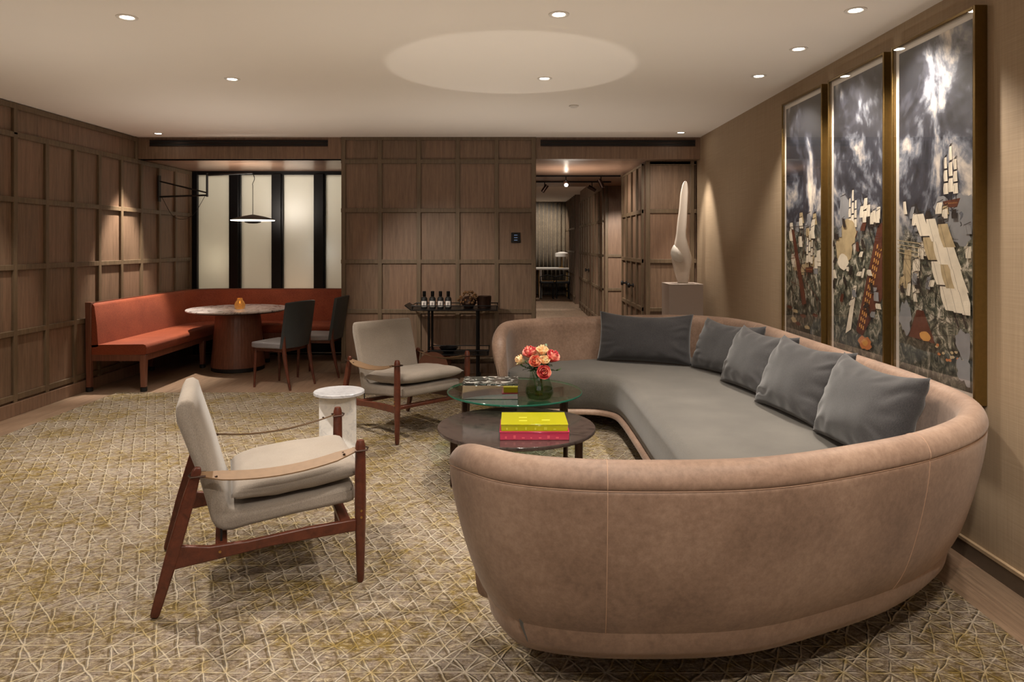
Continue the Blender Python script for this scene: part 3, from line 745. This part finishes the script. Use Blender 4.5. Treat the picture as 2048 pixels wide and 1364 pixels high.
def sprig(x, y, z, seed, lab):
    rnd = random.Random(seed); t = thing('leaf_sprig', lab, 'foliage', (VX, VY, VZ), 0, 'green sprigs among the roses')
    tip = Vector((x, y, z)); root = Vector((-x*.3, -y*.3, .03)); pts = spline([root, Vector((x*.3, y*.3, .2)), tip], 6)
    MB().tube(pts, .002, 6).build('stem', M['stem'], t)
    for k in range(9):
        p = Vector((x*.3, y*.3, .2)).lerp(tip, k/8.); a = rnd.random()*2*PI; d = Vector((math.cos(a), math.sin(a), .5)).normalized(); sd = d.cross(Vector((0, 0, 1))).normalized(); vs = []
        for f, wd in ((0, .002), (.3, .008), (.6, .008), (1, .001)):
            c = p+d*.035*f; vs += [c-sd*wd, c+sd*wd]
        MB().add(vs, [(i*2, i*2+1, i*2+3, i*2+2) for i in range(3)]).build('leaf', M['leaf'], t, fixn=False)
sprig(.125, -.05, .215, 1, 'green leafy sprig leaning out at the lower right of the roses'); sprig(-.13, -.03, .245, 2, 'thin green sprig leaning out at the left of the roses'); sprig(.05, .03, .37, 3, 'thin green sprig rising above the roses')

# ------------------------------------------------------------------ corner bench
def bench():
    X0, Y0 = XL+.03, 7.42; YE = YW-.05; XE = CX0
    t = thing('corner_bench', 'long L-shaped rust velvet bench with wooden frame in the window alcove', 'bench', (X0, Y0, 0))
    iv = Vector((X0, Y0, 0))
    def path(off, z, rc):
        """line parallel to the two walls at distance off, rounded in the corner"""
        x = X0+off; y = YE-off; r = max(.02, rc-off); pts = [Vector((x, Y0+.02, z)), Vector((x, Y0+.6, z)), Vector((x, Y0+1.2, z))]
        for k in range(11): a = PI-PI/2*k/10; pts.append(Vector((x+r+r*math.cos(a), y-r+r*math.sin(a), z)))
        pts += [Vector((x+r+.4, y, z)), Vector((-2.9, y, z)), Vector((XE-.0, y, z))]
        return [p-iv for p in pts]
    def sweep(prof, rc, name, mat, ang=50):
        cols = [path(o, z, rc) for o, z in prof]; rs = [[c[i] for c in cols] for i in range(len(cols[0]))]
        return MB().rings(rs).build(name, mat, t, angle=ang)
    sweep([(.045, .46), (.035, .90), (.05, .92), (.075, .915), (.09, .89), (.115, .70), (.13, .47)], .45, 'backrest', M['rust'])
    sweep([(.03, .39), (.03, .93), (.045, .93), (.045, .39)], .45, 'back_board', M['walnut'])
    sweep([(.05, .385), (.05, .485), (.13, .49), (.60, .495), (.625, .485), (.635, .46), (.632, .395), (.62, .385)], .66, 'seat', M['rust'])
    sweep([(.05, .32), (.05, .384), (.615, .384), (.615, .32)], .66, 'seat_rail', M['walnut'])
    def leg(x, y, z): MB().rings([[(x+sx*s-iv.x, y+sy*s-iv.y, zz) for sx, sy in ((-1, -1), (1, -1), (1, 1), (-1, 1))] for zz, s in ((.045, .024), (z, .032))]).build('leg', M['walnut'], t, bevel=.004)
    def ft(x, y): MB().lathe([(.03, 0), (.034, .005), (.034, .04), (.0, .046)], c=(x-iv.x, y-iv.y, 0), n=16).build('foot', M['blackmat'], t)
    for x, y, z in ((X0+.035, Y0+.03, .935), (X0+.60, Y0+.035, .384), (X0+.6, Y0+1.45, .34), (-3.2, YE-.58, .34), (-2.15, YE-.58, .34), (X0+.05, 8.7, .4), (-3.2, YE-.1, .4)):
        leg(x, y, z); ft(x, y)
bench()

# ------------------------------------------------------------------ dining table, candle, chairs, swing pendant
DX, DY = -3.38, 8.78
t = thing('dining_table', 'round dining table with veined marble top and reeded wooden drum base', 'table', (DX, DY, 0))
MB().lathe([(.585, .728), (.60, .735), (.60, .746), (.594, .752), (0, .752)], n=80).build('tabletop', M['vmarble'], t)
MB().lathe([(.54, .715), (.56, .728), (0, .728)], n=64).build('underplate', M['blackmat'], t)
rs = []
for z, r in ((.05, .315), (.4, .285), (.716, .255)):
    rs.append([((r+.0015*abs(math.sin(a*24)))*math.cos(a), (r+.0015*abs(math.sin(a*24)))*math.sin(a), z) for a in [2*PI*k/240 for k in range(240)]])
MB().rings(rs).build('drum_base', M['walnut'], t, angle=60)
MB().lathe([(.30, 0), (.31, .005), (.31, .05), (0, .05)], n=48).build('plinth', M['blackmat'], t)
t = thing('candle_holder', 'amber glass candle holder glowing on the dining table', 'candle holder', (-3.33, 8.70, .752))
gold = NT('amber_glass'); gold.base(srgb(170, 110, 40), .15); gold.set(gold.b.inputs['Transmission Weight'], .6); gold.set(gold.b.inputs['Emission Color'], (1, .5, .12, 1)); gold.set(gold.b.inputs['Emission Strength'], .12)
MB().lathe([(0, 0), (.05, .002), (.062, .02), (.064, .05), (.05, .085), (.034, .105), (.03, .13), (.027, .13), (.03, .105), (.046, .084), (.059, .05), (.057, .02), (0, .01)], n=32).build('glass_cup', gold.mat, t)
MB().lathe([(.022, .012), (.022, .06), (0, .062)], n=18).build('candle', emit('candle_wax', (1, .55, .22, 1), .8), t)
MB().lathe([(0, .062), (.006, .072), (.004, .088), (0, .1)], n=10).build('flame', emit('flame', (1, .7, .3, 1), 12), t)
point((-3.33, 8.70, .92), .8, (1, .55, .25), .02)

def dining_chair(label, loc, rz):   # local +x front
    t = thing('dining_chair', label, 'chair', loc, rz, 'slate dining chairs at the round table')
    sw, sd = .23, .22
    # seat
    MB().rings([[(-sd, -.20, z), (-sd, .20, z), (sd*.6, .235, z), (sd, .21, z), (sd+.015, 0, z), (sd, -.21, z), (sd*.6, -.235, z)] for z in (.43, .49)]).build('seat', M['dseat'], t, bevel=.014, bseg=3)
    MB().rings([[(-sd+.02, -.18, z), (-sd+.02, .18, z), (sd-.015, .19, z), (sd-.015, -.19, z)] for z in (.395, .432)]).build('seat_frame', M['teak'], t, bevel=.004)
    # curved upholstered back
    rs = []; K = 12
    for i in range(K+1):
        a = -1+2*i/K; y = a*.225; xb = -.215-.035+.055*a*a
        top = .93-.012*a*a; th = .016
        rs.append([(xb-th, y, .44), (xb-.075-th, y, top), (xb-.075, y, top+.008), (xb-.075+th, y, top), (xb+th, y, .44), (xb, y, .435)])
    MB().rings(rs).build('backrest', M['dleather'], t, angle=50)
    for s in (-1, 1):
        MB().tube([(sd-.03, s*.195, 0), (sd-.035, s*.19, .2), (sd-.04, s*.18, .42)], [.011, .015, .020], 12).build('leg', M['teak'], t)
        MB().tube(spline([(-.30, s*.20, 0), (-.25, s*.20, .22), (-.215, s*.20, .44), (-.225, s*.205, .60), (-.235, s*.208, .66)], 4), [.010]+[.013+.011*min(1, k/6) for k in range(8)]+[.022-.0018*k for k in range(8)], 12).build('rear_leg', M['teak'], t)
    return t
c1 = dining_chair('slate leather dining chair nearer the camera, at the right of the round table', (-2.53, 7.78, 0), R(157))
c2 = copy_tree(c1); c2.location = (-2.28, 8.42, 0); c2.rotation_euler = (0, 0, R(176)); c2['label'] = 'slate leather dining chair behind the nearer one, close to the panelled wall end'

# swing-arm pendant
t = thing('pendant_lamp', 'dish-shaped pendant lamp on a black swing arm above the dining table', 'lamp', (XL+.02, 9.0, 2.38))
o0 = Vector((XL+.02, 9.0, 2.38)); tipx = Vector((DX+.18, DY, 2.40))
rel = tipx-o0
elb = Vector((.62, -.02, 0))
m = MB(); m.box(0, .014, -.03, .03, -.30, .03); m.build('wall_plate', M['blackmat'], t)
m = MB()
m.tube([(0, 0, -.24), elb+Vector((0, 0, -.22))], .012); m.tube([(0, 0, -.04), elb+Vector((0, 0, -.19))], .010); m.build('bracket', M['blackmat'], t)
MB().tube([elb+Vector((0, 0, -.24)), elb+Vector((0, 0, .06))], .014).build('elbow_post', M['blackmat'], t)
MB().tube([elb+Vector((0, 0, .03)), rel+Vector((0, 0, .02))], .010).build('swing_arm', M['blackmat'], t)
MB().tube(spline([rel+Vector((0, 0, .02)), rel+Vector((.02, 0, -.05)), rel+Vector((-.005, 0, -.12)), rel+Vector((0, 0, -.16)), rel+Vector((0, 0, -.50))], 6), .004, 8).build('cord', M['blackmat'], t)
MB().tube(spline([(.04, 0, -.25), (.2, 0, -.5), (.42, 0, -.48), elb+Vector((-.02, 0, -.22))], 6), .003, 6).build('loose_cord', M['blackmat'], t)
zc = rel.z-.56
MB().lathe([(.262, 0), (.257, .008), (.15, .04), (.06, .058), (.02, .066), (0, .068)], c=(rel.x, rel.y, zc), n=56).build('lamp_shade', M['blackmat'], t)
MB().lathe([(.261, -.001), (.255, -.010), (.115, -.016), (0, -.016)], c=(rel.x, rel.y, zc), n=56).build('reflector', M['diffuser'], t)
MB().lathe([(.10, -.017), (.095, -.03), (.05, -.042), (0, -.044)], c=(rel.x, rel.y, zc), n=40).build('light_cover', M['blackmat'], t)

# ------------------------------------------------------------------ sculpture on plinth
t = tag(MB().box(1.74, 2.12, 7.88, 8.26, 0, 1.10).build('display_plinth', plain('plinth_paint', (178, 164, 154), .6, var=.01), bevel=.003), 'tall pale square plinth under the sculpture in the far right corner', 'plinth')
def sculpture():
    t = thing('abstract_sculpture', 'slim white abstract teardrop sculpture standing on the pale plinth', 'sculpture', (1.94, 8.07, 1.10))
    s = 1/176.
    # left and right outline by height (pixels of the photo relative to base centre 1363, 565)
    rows = [(0, -10, 10), (20, -17, 14), (38, -21, 18), (49, -23, 18), (64, -21, 14), (80, -17, 10), (96, -14, 6.5), (120, -11.5, 8), (146, -8, 9), (178, -5, 10.5), (193, -2, 10), (201, 1, 8), (204, 4, 5.5)]
    L = [Vector((a*s, h*s, 0)) for h, a, b in rows]; Rr = [Vector((b*s, h*s, 0)) for h, a, b in rows]
    Ls = spline(L, 5); Rs = spline(Rr, 5); rs = []
    for a, b in zip(Ls, Rs):
        c = (a+b)/2; hw = (b.x-a.x)/2; ring = []; d = max(.012, hw*.55)
        for k in range(24):
            th = 2*PI*k/24; x = c.x+hw*math.copysign(abs(math.cos(th))**.8, math.cos(th)); y = d*math.sin(th)
            # hollow the front like a folded shell
            if math.sin(th) < 0: y += d*.75*(-math.sin(th))**3
            ring.append((x, y, c.y))
        rs.append(ring)
    MB().rings(rs).build('body', plain('plaster_white', (214, 200, 186), .6, var=.02), t, angle=80)
    # whiter leaf added on the left side, standing for the brightly lit hollow
    leaf = []
    for f in [k/14 for k in range(15)]:
        wd = .085*math.sin(PI*f**.7)**.9+.002
        c = Vector((-.048-.062*f, -.052-.012*math.sin(PI*f), .235+.20*f))
        leaf.append([c+Vector((-wd*.9, .01, .1*wd)), c+Vector((0, -.014*math.sin(PI*f), 0)), c+Vector((wd*.7, .012, -.1*wd)), c+Vector((0, .03*math.sin(PI*f)+.002, 0))])
    MB().rings(leaf).build('lit_hollow_leaf', M['white'], t, angle=80)
sculpture()

# ------------------------------------------------------------------ bar cart
def cart():
    cx, cy = -.66, 8.12
    t = thing('bar_cart', 'black metal bar cart against the panelled back wall', 'bar cart', (cx, cy, 0))
    z1, z2 = .80, .30
    for z, x0, x1, nm in ((z1, -.46, .50, 'top_tray'), (z2, -.28, .40, 'lower_shelf')):
        m = MB().box(x0, x1, -.2, .2, z, z+.012); m.build(nm, M['black'], t, bevel=.002)
        m = MB()
        zz = z+.055
        m.tube([(x0, -.2, zz), (x1, -.2, zz), (x1, .2, zz), (x0, .2, zz)], .006, 8, closed=True)
        for x in (x0+.01, x1-.01):
            for y in (-.195, .195): m.tube([(x, y, z), (x, y, zz)], .005, 8)
        m.build('rail', M['black'], t)
    m = MB(); m.bar((-.46, 0, z1+.0), (-.54, 0, z1+.06), .38, .01); m.build('handle', M['black'], t)
    for x in (-.27, .27):
        for y in (-.17, .17): MB().tube([(x, y, .05 if x > 0 else .12), (x, y, z1)], .014, 12).build('post', M['black'], t)
    for y in (-.2, .2):
        mt = Matrix.Translation((-.22, y, .172)) @ Matrix.Rotation(R(90), 4, 'X')
        MB().lathe([(0, -.008), (.15, -.008), (.17, -.012), (.172, 0), (.17, .012), (.15, .008), (0, .008)], n=48, mat=mt).build('wheel', [plain('copper_disc', (120, 82, 66), .35, .5)], t)
    for y in (-.17, .17): MB().lathe([(0, -.012), (.03, -.012), (.03, .012), (0, .012)], n=20, mat=Matrix.Translation((.27, y, .03)) @ Matrix.Rotation(R(90), 4, 'X')).build('caster', M['blackmat'], t)
    zt = z1+.013
    for k, u in enumerate((848.5, 865, 881, 896.5)):
        x = (u-1024)*8.03/1422
        b = thing('bottle', ('first of the four white-labelled dark bottles from the left on the bar cart', 'second of the four white-labelled dark bottles from the left', 'third of the four white-labelled dark bottles from the left',
                  'fourth white-labelled dark bottle, nearest the crystal ornament on the cart')[k], 'bottle', (x, 8.03, zt), 0, 'bottles on the bar cart')
        MB().lathe([(.0, 0), (.034, .002), (.036, .01), (.036, .115), (.028, .13), (.014, .14), (.014, .155), (0, .155)], n=24).build('glass_body', M['blackmat'], b)
        MB().lathe([(.018, .142), (.02, .145), (.02, .195), (.016, .2), (0, .2)], n=20).build('cap', M['black'], b)
        rr = .0366; m = MB(); vs = []
        for j in range(9): a = R(-90-48+96*j/8); vs += [(rr*math.cos(a), rr*math.sin(a), .025), (rr*math.cos(a), rr*math.sin(a), .09)]
        m.add(vs, [(i*2, i*2+2, i*2+3, i*2+1) for i in range(8)]); lb = m.build('bottle_label', plain('paper_label', (226, 220, 216), .6), b, fixn=False)
        MB().box(-.006, .006, -.0375, -.0369, .04, .075).build('printed_mark', plain('label_ink', (120, 112, 110), .6), lb)
    # faceted ornament
    o = thing('crystal_ornament', 'round cluster of faceted amber crystals on the bar cart', 'ornament', (-.495, 8.12, zt))
    random.seed(3); m = MB()
    for k in range(70):
        a = random.random()*2*PI; ph = random.uniform(-.4, 1.3); r = .075+random.random()*.04
        c = Vector((r*1.1*math.cos(a)*math.cos(ph), r*math.sin(a)*math.cos(ph), .10+.09*math.sin(ph))); s = random.uniform(.008, .016)
        m.add([c+Vector(v)*s for v in ((1, 0, 0), (0, 1, 0), (-1, 0, 0), (0, -1, 0), (0, 0, 1.3), (0, 0, -1.3))], [(0, 1, 4), (1, 2, 4), (2, 3, 4), (3, 0, 4), (1, 0, 5), (2, 1, 5), (3, 2, 5), (0, 3, 5)])
    cr = NT('amber_crystal'); cr.base(srgb(150, 116, 84), .12, .55); m.build('crystals', cr.mat, o, smooth=False)
    MB().lathe([(0, 0), (.05, 0), (.085, .05), (.08, .10), (.05, .13), (0, .14)], n=24).build('core', M['bronze'], o)
    b = thing('ice_bucket', 'dark round bucket at the right end of the bar cart', 'bucket', (-.32, 8.16, zt))
    MB().lathe([(0, 0), (.075, 0), (.085, .13), (.088, .135), (.08, .135), (.07, .01), (0, .01)], n=36).build('bucket_body', M['bronze'], b)
    b = thing('serving_bowl', 'dark shallow bowl on the lower shelf of the bar cart', 'bowl', (-.72, 8.08, z2+.013))
    MB().lathe([(0, 0), (.06, 0), (.11, .06), (.105, .06), (.055, .008), (0, .008)], n=32).build('bowl_body', M['black'], b)
cart()
# small wall panel
t = thing('wall_keypad', 'small black square keypad with tiny lit marks on the panelled back wall', 'keypad', (.045, YB-.001, 1.62))
MB().box(-.055, .055, -.022, 0, -.06, .06).build('plate', M['black'], t, bevel=.003)
m = MB()
for i in range(3): m.box(-.02, .02, -.0232, -.0222, .028-.03*i, .032-.03*i)
m.build('lit_marks', emit('keypad_marks', (.35, .5, .8, 1), .6), t, smooth=False)

# ------------------------------------------------------------------ three tall framed pictures
def sky_mat(i):
    t = NT('stormy_sky_paint'); co = t.coord(); v = t.map(co, (1, 1.1, .9), loc=(i*3.1, i*7.7, 0), rot=(R(25), 0, 0))
    n = t.noise(v, 2.1, 9, .6, .7); n2 = t.noise(v, 9, 6, .6, .4)
    f = t.math('ADD', t.math('MULTIPLY', n, .8), t.math('MULTIPLY', n2, .22))
    sk = t.ramp(f, [(.45, srgb(26, 27, 33)), (.52, srgb(56, 57, 66)), (.56, srgb(112, 115, 124)), (.60, srgb(176, 168, 162)), (.66, srgb(232, 218, 200))])
    z = t.n('ShaderNodeSeparateXYZ', {0: co}).outputs[2]
    s2 = t.noise(v, 14, 8, .7, 1.2)
    sea = t.ramp(s2, [(.40, srgb(36, 38, 32)), (.5, srgb(92, 94, 80)), (.56, srgb(150, 144, 126)), (.64, srgb(214, 204, 188))])
    zz = t.math('ADD', z, t.math('MULTIPLY', n, .5))
    k = t.n('ShaderNodeMapRange', {0: zz, 1: 1.0, 2: 1.2}).outputs[0]
    low = t.n('ShaderNodeMapRange', {0: zz, 1: .35, 2: .6}).outputs[0]
    c = t.mix(k, sea, sk); c = t.mix(low, t.mix(.7, sea, srgb(30, 34, 28)), c)
    t.base(c, .5); return t.mat
PA = [None, plain('sail_paint', (226, 214, 194), .5, var=.12, scale=14), plain('mast_paint', (42, 34, 30), .5), plain('hull_paint', (92, 48, 32), .5, var=.15), plain('gunport_paint', (206, 150, 80), .5), plain('smoke_paint', (138, 138, 140), .5, var=.15, scale=9),
      plain('fire_paint', (186, 116, 66), .5), plain('ochre_sail_paint', (180, 160, 124), .5, var=.2, scale=18)]
def picture(i, y0, y1, label):
    z0, z1, xf = .78, 2.68, 2.19; D = XR-xf
    t = thing('framed_picture', label, 'picture', (XR, (y0+y1)/2, z0), 0, 'tall gold framed ship paintings'); W = y1-y0; Hh = z1-z0
    m = MB(); b = .016
    for a0, a1, c0, c1 in ((-W/2, -W/2+b, 0, Hh), (W/2-b, W/2, 0, Hh), (-W/2+b, W/2-b, 0, b), (-W/2+b, W/2-b, Hh-b, Hh)): m.box(-D, -.001, a0, a1, c0, c1)
    m.build('frame', M['gold'], t, bevel=.002)
    MB().box(-D+.022, -.002, -W/2+b, W/2-b, b, Hh-b).build('mount', M['white'], t, smooth=False)
    # painted sheet: u runs from far (left in view) to near (right)
    mg = .05; pw = W-2*mg; ph = Hh-2*mg; xs = -D+.020
    m = MB(); m.add([(xs, W/2-mg, mg), (xs, -W/2+mg, mg), (xs, -W/2+mg, Hh-mg), (xs, W/2-mg, Hh-mg)], [(0, 1, 2, 3)], 0)
    rnd = random.Random(40+i); lay = [0]
    def poly(pts, mi):
        lay[0] += 1; x = xs-.00004*lay[0]-.0003
        # clip to the sheet
        pts = [(min(1, max(0, u)), min(1, max(0, v))) for u, v in pts]
        m.add([(x, W/2-mg-u*pw, mg+v*ph) for u, v in pts], [tuple(range(len(pts)))], mi)
    def line(u0, v0, u1, v1, wd, mi):
        dx, dy = (u1-u0)*pw, (v1-v0)*ph; L = math.hypot(dx, dy) or 1; nx, ny = -dy/L*wd/2/pw, dx/L*wd/2/ph
        poly([(u0-nx, v0-ny), (u1-nx, v1-ny), (u1+nx, v1+ny), (u0+nx, v0+ny)], mi)
    def blob(u, v, ru, rv, mi, n=18, jag=.25):
        poly([(u+ru*(1+rnd.uniform(-jag, jag))*math.cos(2*PI*k/n), v+rv*(1+rnd.uniform(-jag, jag))*math.sin(2*PI*k/n)) for k in range(n)], mi)
    def sail(u, v, w_, h, lean, mi=1):
        K = 6; L = []; Rr = []
        for k in range(K+1):
            f = k/K; bul = .12*w_*math.sin(PI*f); x = u+lean*f
            L.append((x-w_/2*(1-.18*f)-bul, v+h*f)); Rr.append((x+w_/2*(1-.18*f)-bul*.3, v+h*f+.01*h))
        poly(L+Rr[::-1], mi); line(u+lean-w_*.5, v+h, u+lean+w_*.5, v+h+.008, .004, 2); line(u-w_*.3, v, u+lean-w_*.2, v+h, .0018, 2)
    def ship(u, v, s, lean, ochre=False):
        poly([(u-.22*s, v), (u-.19*s, v-.035*s), (u+.14*s, v-.04*s), (u+.22*s, v+.01*s)], 3)
        for k in range(8): poly([(u-.15*s+.04*s*k, v-.018*s), (u-.14*s+.04*s*k, v-.018*s), (u-.14*s+.04*s*k, v-.01*s), (u-.15*s+.04*s*k, v-.01*s)], 4)
        for mx, hh in ((-.13, .26), (.0, .32), (.12, .24)):
            line(u+mx*s, v, u+(mx+lean)*s, v+hh*s, .005*s+.002, 2)
            for k in range(3):
                f = .15+.28*k; sail(u+(mx+lean*f)*s, v+hh*s*f, .12*s*(1-.2*k), hh*s*.24, lean*.24*s, 7 if ochre and k < 2 else 1)
    if i == 2:
        for k in range(8): blob(.55+.5*rnd.random(), .42+.09*rnd.random(), .11, .028, 5)
        ship(.75, .52, .5, -.02)
        sail(.13, .26, .12, .12, .02, 7); sail(.27, .25, .10, .10, .0, 1)
        for k in range(34): sail(rnd.random(), rnd.uniform(.2, .50), rnd.uniform(.04, .09), rnd.uniform(.02, .04), rnd.uniform(-.04, .04), rnd.choice((1, 5, 7, 2, 1)))
        for k in range(40): line(rnd.random(), .12+.35*rnd.random(), rnd.random(), .12+.35*rnd.random(), .0022, 2)
        # large leaning ship
        for a in (0, .19, .38):
            line(.86+a*.5, .17, .28+a, .52-a*.12, .012, 2)
            for k in range(4):
                f = .12+.2*k; uu = .86+a*.5+(-.58+a*.5)*f; vv = .17+(.35-a*.12)*f
                sail(uu-.02, vv, .15, .066, -.09, (1, 1, 7, 1)[(k+int(a*10)) % 4])
        for k in range(4): line(0, .41-.012*k, .35, .40-.014*k, .004, 7)
        poly([(.18, .115), (.30, .20), (.40, .20), (.56, .11)], 3); blob(.42, .125, .08, .014, 4, 14, .1); blob(.12, .17, .09, .05, 5)
        for k in range(14): blob(.55+.4*rnd.random(), .06+.05*rnd.random(), .02, .004, 6 if k % 3 == 0 else 7, 8)
        for k in range(6): blob(.9+.1*rnd.random(), .03+.12*rnd.random(), .08, .03, 5)
    elif i == 1:
        for k in range(4): sail(.30-.03*k, .50-.015*k+.0, .13, .06+.02*k, -.02+.01*k, 5)
        ship(.42, .44, .5, .03)
        blob(.24, .38, .19, .055, 7, 20, .12); blob(.34, .44, .16, .05, 7, 18, .12); blob(.22, .33, .12, .03, 1, 14, .15)
        line(.58, .56, .86, .38, .008, 2); line(.62, .575, .9, .40, .006, 2)
        poly([(.92, .46), (1, .47), (1, .22), (.62, .075), (.50, .09)], 3)
        for k in range(13):
            for q in range(3):
                u = .56+.37*k/13+q*.035; v = .105+.30*k/13-q*.004; poly([(u, v), (u+.022, v+.002), (u+.03, v+.016), (u+.008, v+.014)], 4)
        poly([(.28, .07), (.4, .09), (.52, .25), (.46, .25)], 1)
        blob(.68, .055, .13, .022, 6, 16, .2); blob(.68, .057, .06, .012, 4, 12, .2)
        for k in range(30): sail(rnd.random(), rnd.uniform(.12, .47), rnd.uniform(.04, .10), rnd.uniform(.015, .035), rnd.uniform(-.05, .05), rnd.choice((1, 5, 2, 3, 2)))
        for k in range(8): sail(.6+.35*rnd.random(), .46+.06*rnd.random(), .07, .04, .01)
    else:
        for k in range(26): sail(rnd.uniform(.1, .95), rnd.uniform(.24, .52), .10, .045, rnd.uniform(-.04, .04), rnd.choice((1, 7, 5)))
        for k in range(22): line(rnd.random(), rnd.uniform(.12, .5), rnd.random(), rnd.uniform(.12, .5), .004, rnd.choice((2, 3)))
        poly([(.18, .46), (.26, .46), (.62, .15), (.5, .14)], 3); ship(.7, .30, .5, .05)
        for k in range(8): blob(rnd.random(), .05+.07*rnd.random(), .08, .008, 3 if k % 2 else 7, 9)
    m.build('painted_sheet', [sky_mat(i)]+PA[1:], t, smooth=False, fixn=False)
    MB().box(-D+.004, -D+.007, -W/2+b, W/2-b, b, Hh-b).build('glazing', M['pglass'], t, smooth=False)
picture(0, 5.03, 5.78, 'farthest of the three tall gold framed ship paintings on the right wall')
picture(1, 4.19, 4.935, 'middle tall gold framed painting with yellowish sail and brown ship hull')
picture(2, 3.364, 4.11, 'nearest tall gold framed painting, showing a large leaning ship with white sails')
